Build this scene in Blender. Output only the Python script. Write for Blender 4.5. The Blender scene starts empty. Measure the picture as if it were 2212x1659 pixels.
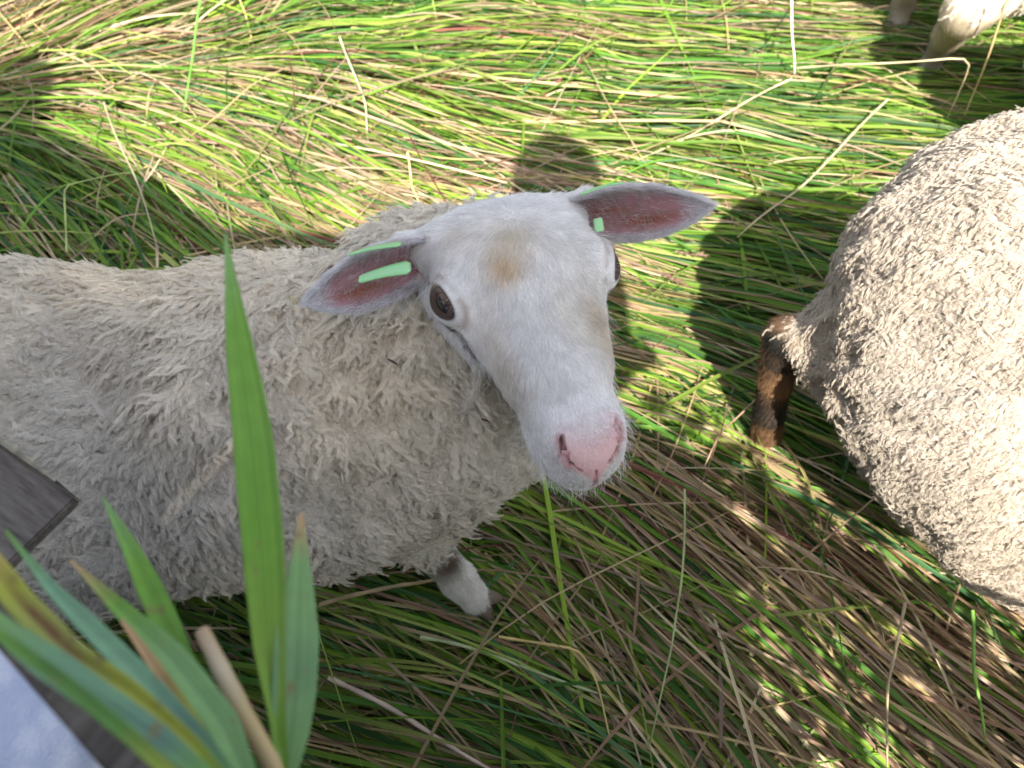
import bpy, math, time
import numpy as np
from mathutils import Vector
T0 = time.time()
C = bpy.context.scene.collection
rng = np.random.default_rng(7)

# ------------------------------------------------------------------ camera, light, exposure
sc = bpy.context.scene
CAM = np.array([0.0, 0.0, 0.95]); PITCH = 55.0
cd = bpy.data.cameras.new('camera'); cam = bpy.data.objects.new('camera', cd); C.objects.link(cam)
cam.location = CAM; cam.rotation_euler = (math.radians(90 - PITCH), 0, 0)
cd.sensor_width = 36; cd.lens = 26; cd.clip_start = .02; cd.clip_end = 200
cd.dof.use_dof = True; cd.dof.focus_distance = .60; cd.dof.aperture_fstop = 26 / 3.1
sc.camera = cam
SUNV = np.array([-.05, .98, -1.06]); SUNV /= np.linalg.norm(SUNV)      # the way the light travels
SUN_EL = math.asin(-SUNV[2]); SUN_AZ = math.atan2(-SUNV[0], -SUNV[1])
w = bpy.data.worlds.new('World'); sc.world = w; w.use_nodes = True
nt = w.node_tree; bg = nt.nodes['Background']; sky = nt.nodes.new('ShaderNodeTexSky')
sky.sky_type = 'NISHITA'; sky.sun_disc = False; sky.sun_elevation = SUN_EL; sky.sun_rotation = SUN_AZ
sky.air_density = 1.0; sky.dust_density = 2.5; sky.ozone_density = 1.0
hs = nt.nodes.new('ShaderNodeHueSaturation'); hs.inputs['Saturation'].default_value = .55
nt.links.new(sky.outputs[0], hs.inputs['Color']); nt.links.new(hs.outputs[0], bg.inputs[0]); bg.inputs[1].default_value = .13
sl = bpy.data.lights.new('sun', 'SUN'); sl.energy = 4.6; sl.angle = math.radians(.53); sl.color = (1, .95, .86)
so = bpy.data.objects.new('sun', sl); C.objects.link(so)
so.rotation_euler = Vector(SUNV).to_track_quat('-Z', 'Y').to_euler()
sc.view_settings.view_transform = 'Standard'; sc.view_settings.look = 'None'
sc.view_settings.gamma = 1; sc.view_settings.exposure = 1.5
sc.cycles.max_bounces = 6; sc.cycles.diffuse_bounces = 4; sc.cycles.transmission_bounces = 3
sc.cycles_curves.shape = 'THICK'
sc.cycles_curves.subdivisions = 2

cp, sp = math.cos(math.radians(PITCH)), math.sin(math.radians(PITCH))
FWD = np.array([0, cp, -sp]); RT = np.array([1., 0, 0]); UP = np.array([0, sp, cp])
FPX, CX, CY = 1597.5, 1106.0, 829.5
def ray(px, py): return FWD + (px - CX) / FPX * RT - (py - CY) / FPX * UP
def P(px, py, d): return CAM + d * ray(px, py)                   # at distance d along the view
def G(px, py, z=.05):                                            # at height z
    r = ray(px, py); return CAM + r * (z - CAM[2]) / r[2]
def norm(v): return v / (np.linalg.norm(v, axis=-1, keepdims=True) + 1e-12)

# ------------------------------------------------------------------ helpers
def tag(o, label=None, cat=None, group=None, kind=None):
    for k, v in (('label', label), ('category', cat), ('group', group), ('kind', kind)):
        if v: o[k] = v
    return o
def empty(name, loc):
    o = bpy.data.objects.new(name, None); C.objects.link(o); o.location = loc; o.empty_display_size = .05
    return o
def link(o, parent=None):
    C.objects.link(o)
    if parent is not None:
        o.parent = parent
        o.location = Vector(o.location) - Vector(parent.location)
    return o
def mesh_np(name, V, F, mat, parent=None, cols=None, smooth=True):
    """F: (n,4) or (n,3) int array"""
    me = bpy.data.meshes.new(name); V = np.asarray(V, np.float32); F = np.asarray(F, np.int32)
    k = F.shape[1]
    me.vertices.add(len(V)); me.vertices.foreach_set('co', V.ravel())
    me.loops.add(F.size); me.loops.foreach_set('vertex_index', F.ravel())
    me.polygons.add(len(F)); me.polygons.foreach_set('loop_start', np.arange(0, F.size, k, dtype=np.int32))
    me.polygons.foreach_set('loop_total', np.full(len(F), k, np.int32))
    me.update(calc_edges=True)
    if smooth: me.polygons.foreach_set('use_smooth', np.ones(len(F), bool))
    if cols is not None:
        a = me.color_attributes.new('tint', 'FLOAT_COLOR', 'POINT')
        a.data.foreach_set('color', np.c_[cols, np.ones(len(cols))].astype(np.float32).ravel())
    me.materials.append(mat)
    o = bpy.data.objects.new(name, me); return link(o, parent)
def _hash(i, j, k, s):
    h = (i * 374761393 + j * 668265263 + k * 2147483647 + s * 1274126177) & 0xffffffff
    h = ((h ^ (h >> 13)) * 1274126177) & 0xffffffff
    return ((h ^ (h >> 16)) & 0xffff) / 65535.0
def noise(Pt, sc_, seed=0):
    Q = np.asarray(Pt, float) * sc_; I = np.floor(Q).astype(np.int64); f = Q - I; f = f * f * (3 - 2 * f)
    r = 0
    for a in (0, 1):
        for b in (0, 1):
            for c in (0, 1):
                r = r + _hash(I[:, 0] + a, I[:, 1] + b, I[:, 2] + c, seed) * \
                    (f[:, 0] if a else 1 - f[:, 0]) * (f[:, 1] if b else 1 - f[:, 1]) * (f[:, 2] if c else 1 - f[:, 2])
    return r * 2 - 1
def sstep(a, b, x): t = np.clip((x - a) / (b - a), 0, 1); return t * t * (3 - 2 * t)

# ------------------------------------------------------------------ materials
def mat_basic(name, col, rough=.8, spec=.3, attr=False, transl=0, nscale=0, ncol=None, bump=0, bscale=200, var=0):
    m = bpy.data.materials.new(name); m.use_nodes = True; t = m.node_tree; b = t.nodes['Principled BSDF']
    b.inputs['Roughness'].default_value = rough; b.inputs['Specular IOR Level'].default_value = spec
    src = None
    if attr:
        a = t.nodes.new('ShaderNodeAttribute'); a.attribute_name = 'tint'; src = a.outputs['Color']
    else:
        rgb = t.nodes.new('ShaderNodeRGB'); rgb.outputs[0].default_value = (*col, 1); src = rgb.outputs[0]
    if ncol is not None:
        tc = t.nodes.new('ShaderNodeTexCoord'); n = t.nodes.new('ShaderNodeTexNoise'); n.inputs['Scale'].default_value = nscale
        n.inputs['Detail'].default_value = 6
        mx = t.nodes.new('ShaderNodeMix'); mx.data_type = 'RGBA'; rp = t.nodes.new('ShaderNodeValToRGB')
        rp.color_ramp.elements[0].position = .4; rp.color_ramp.elements[1].position = .62
        t.links.new(tc.outputs['Object'], n.inputs['Vector']); t.links.new(n.outputs[0], rp.inputs[0])
        t.links.new(rp.outputs[0], mx.inputs[0]); t.links.new(src, mx.inputs[6]); mx.inputs[7].default_value = (*ncol, 1)
        src = mx.outputs[2]
    if bump:
        tc2 = t.nodes.new('ShaderNodeTexCoord'); n2 = t.nodes.new('ShaderNodeTexNoise'); n2.inputs['Scale'].default_value = bscale
        n2.inputs['Detail'].default_value = 4; bp = t.nodes.new('ShaderNodeBump'); bp.inputs['Strength'].default_value = bump
        bp.inputs['Distance'].default_value = .002
        t.links.new(tc2.outputs['Object'], n2.inputs['Vector']); t.links.new(n2.outputs[0], bp.inputs['Height'])
        t.links.new(bp.outputs[0], b.inputs['Normal'])
    t.links.new(src, b.inputs['Base Color'])
    if transl:
        tr = t.nodes.new('ShaderNodeBsdfTranslucent'); ms = t.nodes.new('ShaderNodeMixShader'); ms.inputs[0].default_value = transl
        t.links.new(src, tr.inputs['Color']); out = t.nodes['Material Output']
        t.links.new(b.outputs[0], ms.inputs[1]); t.links.new(tr.outputs[0], ms.inputs[2]); t.links.new(ms.outputs[0], out.inputs[0])
    return m
M_grass = mat_basic('grass_blades', (0, 0, 0), .5, .18, attr=True, transl=.32)
M_stalk = mat_basic('stalks', (0, 0, 0), .5, .4, attr=True, transl=.1)
M_reed = mat_basic('reed_leaf', (0, 0, 0), .45, .4, attr=True, transl=.35)
M_soil = mat_basic('soil', (.05, .04, .022), .95, .1, nscale=9, ncol=(.03, .045, .012), bump=1, bscale=60)
M_skin = mat_basic('sheep_skin', (0, 0, 0), .75, .25, attr=True, bump=.35, bscale=900)
M_hair = mat_basic('sheep_hair', (0, 0, 0), .55, .35, attr=True, transl=.22)
M_ear = mat_basic('ear_skin', (0, 0, 0), .7, .25, attr=True, transl=.12, bump=.3, bscale=700)
M_tag = mat_basic('mint_plastic', (.27, .56, .26), .38, .5)
M_ink = mat_basic('tag_ink', (.02, .10, .05), .6, .3)
M_hoof = mat_basic('hoof_horn', (.16, .12, .09), .5, .4, bump=.4, bscale=150)
M_denim = mat_basic('pale_denim', (.50, .55, .74), .9, .1, nscale=22, ncol=(.85, .87, .98), bump=.6, bscale=400)

# ------------------------------------------------------------------ implicit surfaces
class Sdf:
    """A list of smooth-blended shapes; frame (O,R) turns world points into its local ones."""
    def __init__(s): s.items = []
    def cone(s, a, b, ra, rb, k=.02, op='u', fr=None): s.items.append(('c', np.array(a, float), np.array(b, float), ra, rb, k, op, fr)); return s
    def ell(s, c, r, k=.02, op='u', fr=None, rot=None):
        s.items.append(('e', np.array(c, float), np.array(r, float), rot, 0, k, op, fr)); return s
    def __call__(s, X):
        X = np.asarray(X, np.float32); cache = {}; d = np.full(len(X), 9., np.float32)
        for (t, a, b, c, e, k, op, fr) in s.items:
            if fr is None: Q = X
            else:
                key = id(fr)
                if key not in cache: cache[key] = ((X - fr[0].astype(np.float32)) @ fr[1].astype(np.float32))
                Q = cache[key]
            if t == 'c':
                ab = (b - a).astype(np.float32); h = np.clip(((Q - a.astype(np.float32)) @ ab) / (ab @ ab + 1e-12), 0, 1)
                v = Q - a.astype(np.float32) - h[:, None] * ab
                v = np.sqrt(np.einsum('ij,ij->i', v, v)) - (c + (e - c) * h)
            else:
                q = Q - a.astype(np.float32)
                if c is not None: q = q @ c.astype(np.float32)
                rr = b.astype(np.float32); k0 = np.sqrt((((q / rr) ** 2)).sum(1)); k1 = np.sqrt((((q / (rr * rr)) ** 2)).sum(1)) + 1e-6
                v = k0 * (k0 - 1) / k1
            if op == 'u':
                hh = np.clip(.5 + .5 * (d - v) / k, 0, 1); d = d + (v - d) * hh - k * hh * (1 - hh)
            else:
                hh = np.clip(.5 - .5 * (d + v) / k, 0, 1); d = d + (-v - d) * hh + k * hh * (1 - hh)
        return d
    def bounds(s):
        lo, hi = np.full(3, 9.), np.full(3, -9.)
        for (t, a, b, c, e, k, op, fr) in s.items:
            if op != 'u': continue
            pts = [(a, c), (b, e)] if t == 'c' else [(a, max(b))]
            for p, r in pts:
                p = fr[0] + fr[1] @ p if fr is not None else p
                lo = np.minimum(lo, p - r - .01); hi = np.maximum(hi, p + r + .01)
        return lo, hi
    def grad(s, X, e=.0012):
        g = np.zeros_like(X)
        for i in range(3):
            q = np.zeros(3); q[i] = e
            g[:, i] = (s(X + q) - s(X - q)) / (2 * e)
        return g
def surface_nets(f, lo, hi, h):
    n = np.ceil((hi - lo) / h).astype(int) + 2
    xs = [lo[i] + h * np.arange(n[i]) for i in range(3)]
    # coarse pass so that only cells near the surface are evaluated finely
    V = np.full(tuple(n), 9., np.float32); cs = 6
    cc = [np.arange(0, n[i], cs) for i in range(3)]
    gx = np.stack(np.meshgrid(*[lo[i] + h * (cc[i] + cs / 2) for i in range(3)], indexing='ij'), -1).reshape(-1, 3)
    dc = f(gx); near = np.abs(dc) < h * cs * 1.6
    idx = np.stack(np.meshgrid(*cc, indexing='ij'), -1).reshape(-1, 3)
    full = np.where(dc < 0, -9., 9.)
    for p, v in zip(idx[~near & (dc < 0)], full[~near & (dc < 0)]): V[p[0]:p[0]+cs, p[1]:p[1]+cs, p[2]:p[2]+cs] = v
    loc = np.stack(np.meshgrid(*[np.arange(cs)] * 3, indexing='ij'), -1).reshape(-1, 3)
    I = (idx[near][:, None, :] + loc[None]).reshape(-1, 3); I = I[(I < n).all(1)]
    val = np.concatenate([f((lo + h * c_).astype(np.float32)) for c_ in np.array_split(I, max(1, len(I) // 400000))])
    V[I[:, 0], I[:, 1], I[:, 2]] = val
    S = V < 0
    cnt = sum(S[a:n[0]-1+a, b:n[1]-1+b, c:n[2]-1+c].astype(np.int8) for a in (0, 1) for b in (0, 1) for c in (0, 1))
    act = (cnt > 0) & (cnt < 8); ci = np.argwhere(act); vid = -np.ones(act.shape, np.int64); vid[act] = np.arange(len(ci))
    acc = np.zeros((len(ci), 3)); num = np.zeros(len(ci))
    cor = [(a, b, c) for a in (0, 1) for b in (0, 1) for c in (0, 1)]
    for i in range(8):
        for j in range(i + 1, 8):
            if sum(abs(cor[i][k] - cor[j][k]) for k in range(3)) != 1: continue
            a = V[tuple((ci + cor[i]).T)]; b = V[tuple((ci + cor[j]).T)]; m = (a < 0) != (b < 0)
            t = np.where(m, a / (a - b + 1e-12), 0)
            pt = np.array(cor[i]) + t[:, None] * (np.array(cor[j]) - np.array(cor[i]))
            acc[m] += pt[m]; num[m] += 1
    Vt = lo + h * (ci + acc / num[:, None])
    Q = []
    for ax in range(3):
        u, v = (ax + 1) % 3, (ax + 2) % 3
        sl0 = [slice(0, n[k] - 1) for k in range(3)]; sl1 = list(sl0); sl1[ax] = slice(1, n[ax])
        A, B = S[tuple(sl0)], S[tuple(sl1)]
        e = np.argwhere(A != B); e = e[(e[:, u] > 0) & (e[:, v] > 0)]
        if not len(e): continue
        flip = A[tuple(e.T)]
        du = np.zeros(3, int); du[u] = 1; dv = np.zeros(3, int); dv[v] = 1
        q = np.stack([vid[tuple((e - du - dv).T)], vid[tuple((e - dv).T)], vid[tuple(e.T)], vid[tuple((e - du).T)]], 1)
        q[~flip] = q[~flip][:, ::-1]; Q.append(q)
    Q = np.concatenate(Q); Q = Q[(Q >= 0).all(1)]
    return Vt, Q
def project(f, V, it=3):
    for _ in range(it):
        d = f(V); g = f.grad(V); V = V - (np.clip(d, -.006, .006) / np.maximum((g * g).sum(1), .25))[:, None] * g
    return V
def to_tris(Q): return np.concatenate([Q[:, [0, 1, 2]], Q[:, [0, 2, 3]]])
def refine(V, Tq, mask_fn):
    """split quads/tris whose centre passes mask: 1->4 on triangles, with neighbours fitted"""
    Tt = Tq; cen = V[Tt].mean(1); sel = mask_fn(cen)
    E = np.sort(np.concatenate([Tt[:, [0, 1]], Tt[:, [1, 2]], Tt[:, [2, 0]]]), 1)
    key = E[:, 0].astype(np.int64) * len(V) + E[:, 1]; uq, inv = np.unique(key, return_inverse=True); inv = inv.reshape(3, -1).T
    mark = np.zeros(len(uq), bool); mark[inv[sel].ravel()] = True
    newid = -np.ones(len(uq), np.int64); newid[mark] = len(V) + np.arange(mark.sum())
    a, b = uq[mark] // len(V), uq[mark] % len(V); V2 = np.concatenate([V, (V[a] + V[b]) / 2])
    m = newid[inv]; nm = (m >= 0).sum(1); out = [Tt[nm == 0]]
    t, q = Tt[nm == 3], m[nm == 3]
    out += [np.c_[t[:, 0], q[:, 0], q[:, 2]], np.c_[t[:, 1], q[:, 1], q[:, 0]], np.c_[t[:, 2], q[:, 2], q[:, 1]], q]
    for r in range(3):
        s = (nm == 1) & (m[:, r] >= 0); t, e = Tt[s], m[s][:, r]; i, j, k = t[:, r], t[:, (r + 1) % 3], t[:, (r + 2) % 3]
        out += [np.c_[i, e, k], np.c_[e, j, k]]
        s = (nm == 2) & (m[:, r] < 0); t = Tt[s]; i, j, k = t[:, r], t[:, (r + 1) % 3], t[:, (r + 2) % 3]
        e1, e2 = m[s][:, (r + 1) % 3], m[s][:, (r + 2) % 3]
        out += [np.c_[k, e2, e1], np.c_[i, j, e1], np.c_[i, e1, e2]]
    return V2, np.concatenate(out)
def vnormals(V, Tt):
    fn = np.cross(V[Tt[:, 1]] - V[Tt[:, 0]], V[Tt[:, 2]] - V[Tt[:, 0]]); N = np.zeros_like(V)
    for i in range(3):
        for j in range(3): N[:, j] += np.bincount(Tt[:, i], fn[:, j], len(V))
    return norm(N)
def scatter(V, Tt, N, n, weight=None):
    A = np.linalg.norm(np.cross(V[Tt[:, 1]] - V[Tt[:, 0]], V[Tt[:, 2]] - V[Tt[:, 0]]), axis=1)
    if weight is not None: A = A * weight(V[Tt].mean(1), norm(N[Tt].mean(1)))
    c = np.cumsum(A); t = Tt[np.searchsorted(c, rng.random(n) * c[-1]).clip(0, len(Tt) - 1)]
    u = rng.random((n, 2)); s = u.sum(1) > 1; u[s] = 1 - u[s]; wt = np.c_[1 - u.sum(1), u]
    return (V[t] * wt[..., None]).sum(1), norm((N[t] * wt[..., None]).sum(1))
def hair(name, pts, rad, cols, mat, parent):
    """pts (n,k,3), rad (n,k), cols (n,3)"""
    n, k = pts.shape[:2]
    h = bpy.data.hair_curves.new(name); h.add_curves([k] * n)
    pa = h.attributes.get('position') or h.attributes.new('position', 'FLOAT_VECTOR', 'POINT')
    pa.data.foreach_set('vector', pts.astype(np.float32).ravel())
    ra = h.attributes.get('radius') or h.attributes.new('radius', 'FLOAT', 'POINT')
    ra.data.foreach_set('value', rad.astype(np.float32).ravel())
    ca = h.attributes.new('tint', 'FLOAT_COLOR', 'CURVE')
    ca.data.foreach_set('color', np.c_[cols, np.ones(n)].astype(np.float32).ravel())
    h.materials.append(mat)
    return link(bpy.data.objects.new(name, h), parent)

def wool(name, V, Tt, N, flow, nclump, per, parent, weight, length=.03, colf=None, amp=.0018, wave=.0095, rad=.00030, spread=.0040, lift=.36):
    """locks of crimped strands that lie along the flow and meet at their tips"""
    c, cn = scatter(V, Tt, N, nclump, weight)
    f = norm(flow(c, cn)) + rng.normal(0, .08, c.shape); f = norm(f - (f * cn).sum(1, keepdims=True) * cn)
    s = np.cross(cn, f); L = length * rng.uniform(.6, 1.35, nclump); K = 9
    t = np.linspace(0, 1, K); ph = rng.uniform(0, 6.28, nclump); wv = wave * rng.uniform(.7, 1.4, nclump)
    lf = lift * rng.uniform(.5, 1.5, nclump); bend = rng.normal(0, .35, nclump)
    ci = np.repeat(np.arange(nclump), per); m = len(ci)
    o1, o2 = rng.normal(0, 1, m) * spread, rng.normal(0, 1, m) * spread
    Lm = L[ci] * rng.uniform(.75, 1.12, m); p2 = ph[ci] + rng.normal(0, .18, m)
    u = t[None] * Lm[:, None]; taper = 1 - .72 * sstep(0, 1, t)[None]
    A = amp * rng.uniform(.5, 1.5, m)[:, None] * (.3 + .9 * t[None])
    wx = A * np.sin(u / wv[ci][:, None] * 6.28 + p2[:, None]); wy = A * .7 * np.cos(u / wv[ci][:, None] * 6.28 * .9 + p2[:, None] * 1.3)
    fz = u * np.sin(lf[ci])[:, None] * (1 - .45 * t[None]) + wy
    fs = bend[ci][:, None] * u * t[None] + wx
    pts = c[ci][:, None] + f[ci][:, None] * (u * np.cos(lf[ci])[:, None] + (o2[:, None] * taper))[..., None] \
        + s[ci][:, None] * (fs + o1[:, None] * taper)[..., None] + cn[ci][:, None] * (fz - .0025)[..., None]
    r = rad * rng.uniform(.7, 1.3, m)[:, None] * (1 - .55 * t[None] ** 2)
    col = colf(c)[ci] * (rng.uniform(.86, 1.12, nclump)[ci] * rng.uniform(.9, 1.1, m))[:, None]
    hair(name, pts, r, col, M_hair, parent)
def fuzz(name, V, Tt, N, flow, n, parent, weight, length, colf, rad=.00016, lay=.35, jit=.15, K=4, mat=None):
    c, cn = scatter(V, Tt, N, n, weight)
    f = flow(c, cn) + rng.normal(0, jit, c.shape); f = norm(f - (f * cn).sum(1, keepdims=True) * cn)
    L = (length(c) if callable(length) else length) * rng.uniform(.6, 1.3, n); t = np.linspace(0, 1, K)
    lf = lay * rng.uniform(.5, 1.6, n)
    u = L[:, None] * t[None]
    pts = c[:, None] + f[:, None] * (u * np.cos(lf)[:, None])[..., None] + cn[:, None] * (u * np.sin(lf)[:, None] * (1 - .4 * t[None]) - .0004)[..., None]
    pts[:, 1:] += rng.normal(0, .00025, (n, K - 1, 3))
    r = rad * rng.uniform(.7, 1.3, n)[:, None] * (1 - .75 * t[None])
    hair(name, pts, r, colf(c) * (rng.uniform(.80, 1.14, n) * (1 + .10 * noise(c, 160, 19)))[:, None], mat or M_hair, parent)

# ------------------------------------------------------------------ the setting: ground and grass
gx, gy = np.meshgrid(np.linspace(-6, 6, 161), np.linspace(-3, 12, 201), indexing='ij')
def gheight(x, y):
    p = np.c_[np.ravel(x), np.ravel(y), np.zeros(np.size(x))]
    return (noise(p, 3.1, 3) * .018 + noise(p, 7.3, 4) * .010).reshape(np.shape(x))
gz = gheight(gx, gy) - .005
idx = np.arange(161 * 201).reshape(161, 201)
Fq = np.stack([idx[:-1, :-1], idx[1:, :-1], idx[1:, 1:], idx[:-1, 1:]], -1).reshape(-1, 4)
tag(mesh_np('ground', np.stack([gx, gy, gz], -1).reshape(-1, 3), Fq, M_soil), kind='structure')

# the way the flattened grass lies: px, py of the spot, angle in the picture (down-right positive), straw share, darkness
CTRL = [(150, 60, -22, .55), (450, 60, -30, .30), (600, 250, 32, .28), (300, 200, 20, .42), (60, 420, 38, .10), (250, 500, 40, .15),
        (800, 60, 8, .18), (1000, 150, 5, .05), (1250, 220, 5, .06), (1500, 150, 3, .16), (1300, 60, 6, .30), (1750, 300, 8, .14), (1500, 330, 2, .14), (1900, 180, 6, .18),
        (450, 420, 45, 1.0), (650, 470, 18, 1.0), (780, 450, 12, .85), (900, 330, 8, .75), (700, 300, 30, .30), (1000, 380, 3, .30), (500, 300, 35, .35),
        (1450, 560, 5, .03), (1450, 700, 12, .04), (1700, 600, 12, .03), (1450, 850, 20, .12), (1600, 830, 28, .06),
        (1850, 950, 33, .05), (2000, 1200, 38, .22), (1450, 980, 28, 1.0), (1650, 1020, 28, .75), (1300, 1150, 55, 1.0), (1550, 1250, 45, 1.05),
        (1800, 1250, 38, 1.0), (2100, 1450, 36, .72), (1850, 1550, 40, .78), (1500, 1550, 48, .72), (1200, 1350, 55, .30), (1150, 1550, 30, .14),
        (850, 1330, 6, .12), (900, 1500, 15, .16), (750, 1600, 25, .60), (650, 1450, 20, .3), (1050, 1150, 48, .10), (2150, 300, 4, .2)]
cg, cv, cs_ = [], [], []
for px, py, ang, st in CTRL:
    a = G(px, py); b = G(px + 20 * math.cos(math.radians(ang)), py + 20 * math.sin(math.radians(ang)))
    v = norm((b - a)[:2]); cg.append(a[:2]); cv.append(v); cs_.append(st)
cg, cv, cs_ = np.array(cg), np.array(cv), np.array(cs_)
def flowfield(xy):
    d2 = ((xy[:, None] - cg[None]) ** 2).sum(-1); d2 -= d2.min(1, keepdims=True)
    wt = np.exp(-d2 / (2 * .11 ** 2)); wt /= wt.sum(1, keepdims=True)
    return norm(wt @ cv), wt @ cs_
GREENS = np.array([(.145, .30, .035), (.28, .42, .05), (.075, .20, .03), (.19, .34, .038), (.09, .21, .08), (.40, .50, .12), (.045, .13, .03)])
STRAWS = np.array([(.58, .43, .24), (.72, .59, .38), (.46, .31, .19), (.34, .20, .13), (.52, .37, .27), (.60, .47, .20), (.26, .09, .07)])
def blades(name, n, box, hgt, lens, wid, straw_bias=0, jitter=.10, cross=.08, dark=1., seed=0, label='', fixed=None, upright=0):
    r = np.random.default_rng(seed); K = 8
    p = np.c_[r.uniform(box[0], box[1], n), r.uniform(box[2], box[3], n)]
    clump = np.c_[np.round(p * 14) / 14, np.zeros(n)]
    d, st = flowfield(p); ang0 = np.arctan2(d[:, 1], d[:, 0]) + noise(np.c_[p, np.zeros(n)], 4, 7) * .13 + noise(np.c_[p, np.zeros(n)], 13, 8) * .10 + r.normal(0, jitter, n)
    cr = r.random(n) < cross; ang0[cr] += r.uniform(-1.5, 1.5, cr.sum())
    off = ang0 - np.arctan2(d[:, 1], d[:, 0])
    L = r.uniform(*lens, n); step = L / (K - 1)
    xy = np.zeros((n, K, 2)); xy[:, 0] = p; curl = r.normal(0, .016, n)
    an = np.zeros((n, K))
    for k in range(K):
        dd, _ = flowfield(xy[:, k]); fk = np.arctan2(dd[:, 1], dd[:, 0]); f0 = fk if k == 0 else f0; df = (fk - f0 + np.pi) % (2 * np.pi) - np.pi; an[:, k] = f0 + .4 * df + off + curl * (k - 3)
        if k < K - 1: xy[:, k + 1] = xy[:, k] + step[:, None] * np.c_[np.cos(an[:, k]), np.sin(an[:, k])]
    kink = r.random(n) < .06; kk = 4
    t = np.linspace(0, 1, K)
    z0 = r.uniform(*hgt, n); arch = r.uniform(-.004, .022, n); 
    z = gheight(xy[..., 0], xy[..., 1]) + z0[:, None] + arch[:, None] * np.sin(t * np.pi)[None] + (r.normal(0, .006, n))[:, None] * (t[None] - .5) * 2
    z += (upright * r.random(n) ** 3)[:, None] * t[None] ** 1.5
    # straw patches come in tufts
    sn = noise(np.c_[p, np.zeros(n)], 11, 21) * .24 + noise(np.c_[p, np.zeros(n)], 30, 22) * .15 + .05
    isst = r.random(n) < np.clip(st + sn + straw_bias, .0, .97)
    W = r.uniform(*wid, n) * np.where(isst, .62, 1.) * .5
    prof = np.where(isst[:, None], np.array([.9, 1, 1, 1, .98, .95, .9, .5])[None], np.array([.75, 1, 1, .95, .85, .68, .42, .06])[None])
    tw = r.normal(0, .55, n)[:, None] + (r.normal(0, .5, n))[:, None] * t[None]
    sx = np.stack([-np.sin(an) * np.cos(tw), np.cos(an) * np.cos(tw), np.sin(tw)], -1) * (W[:, None] * prof)[..., None]
    ctr = np.concatenate([xy, z[..., None]], -1)
    up = np.stack([np.sin(an) * np.sin(tw), -np.cos(an) * np.sin(tw), np.cos(tw)], -1)
    mid = ctr - up * (W[:, None] * prof * .45)[..., None]
    V = np.stack([ctr - sx, mid, ctr + sx], 2).reshape(-1, 3)
    base = (np.arange(n) * K * 3)[:, None, None, None]; kq = (np.arange(K - 1) * 3)[None, :, None, None]; c2 = np.arange(2)[None, None, :, None]
    q = base + kq + c2 + np.array([0, 1, 4, 3])[None, None, None]
    gn = noise(np.c_[p, np.zeros(n)], 5, 31)
    pg = r.choice(len(GREENS), n, p=[.26, .17, .17, .19, .08, .06, .07])
    ps = r.choice(len(STRAWS), n, p=[.24, .18, .18, .12, .16, .08, .04])
    col = np.where(isst[:, None], STRAWS[ps], GREENS[pg]) * r.uniform(.45, 1.15, n)[:, None] * dark
    # yellowing towards the tip of some blades
    ytip = (r.random(n) < .3)[:, None] * t[None] ** 3
    cv_ = col[:, None] * (1 - ytip[..., None]) + np.array([.42, .36, .14]) * ytip[..., None]
    cv_ = np.repeat(cv_[:, :, None], 3, 2) * np.array([1.06, .88, 1.06])[None, None, :, None]
    o = mesh_np(name, V, q.reshape(-1, 4), M_grass, cols=cv_.reshape(-1, 3))
    return tag(o, label, 'grass', kind='stuff')
BOX = (-1.75, 1.6, -.25, 2.5)
blades('flattened_grass', 44000, BOX, (-.015, .068), (.32, .90), (.0028, .0078), seed=1, jitter=.06, cross=.03, label='long green and straw coloured grass trampled flat around the sheep')
blades('loose_grass', 4600, BOX, (.056, .072), (.12, .42), (.0030, .0066), seed=2, jitter=.35, cross=.35, straw_bias=.08, upright=.05, label='loose green blades and straw lying crosswise on top of the flattened grass')
blades('thin_straw', 7000, BOX, (.03, .066), (.10, .40), (.0020, .0038), seed=3, jitter=.22, cross=.18, straw_bias=.28, label='thin dry straw stems scattered through the flattened grass')

# separate stalks that stand out on the grass
def strip_tube(path, widths, col, name, parent=None, mat=None, sides=6, flat=1.0):
    path = np.array(path, float); m = len(path); tt = np.linspace(0, 1, m); n = 18
    q = np.linspace(0, 1, n); pp = np.stack([np.interp(q, tt, path[:, i]) for i in range(3)], 1); ww = np.interp(q, np.linspace(0, 1, len(widths)), widths) / 2
    pp[1:-1] = (pp[:-2] + 2 * pp[1:-1] + pp[2:]) / 4; _l = np.linalg.norm(pp[-1] - pp[0]); _s = path[0].sum() * 50
    if name == 'grass_stalk': pp += _l * np.stack([.007 * np.sin(q * 7 + _s), .007 * np.cos(q * 6 + _s * 2), .008 * np.sin(q * 9)], 1)
    ww = ww * (1 + (.16 if name == 'grass_stalk' else .04) * np.sin(q * 37)); T = norm(np.gradient(pp, axis=0)); u = norm(np.cross(T, np.array([0, 0, 1.]))); v = np.cross(u, T)
    a = np.linspace(0, 2 * np.pi, sides, endpoint=False)
    V = pp[:, None] + ww[:, None, None] * (np.cos(a)[None, :, None] * u[:, None] + flat * np.sin(a)[None, :, None] * v[:, None])
    i = np.arange(n - 1)[:, None] * sides; j = np.arange(sides)[None]; j2 = (j + 1) % sides
    F = np.stack([i + j, i + j2, i + j2 + sides, i + j + sides], -1).reshape(-1, 4)
    cc = np.repeat((np.array(col)[None] * (1 + .18 * np.sin(q * 23 + 1))[:, None] if np.ndim(col) == 1 else np.stack([np.interp(q, np.linspace(0, 1, len(col)), np.array(col)[:, k]) for k in range(3)], 1)), sides, 0)
    ends = np.array([[0, 2, 1, 0]])
    return mesh_np(name, V.reshape(-1, 3), F, mat or M_stalk, parent, cols=cc)
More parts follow.
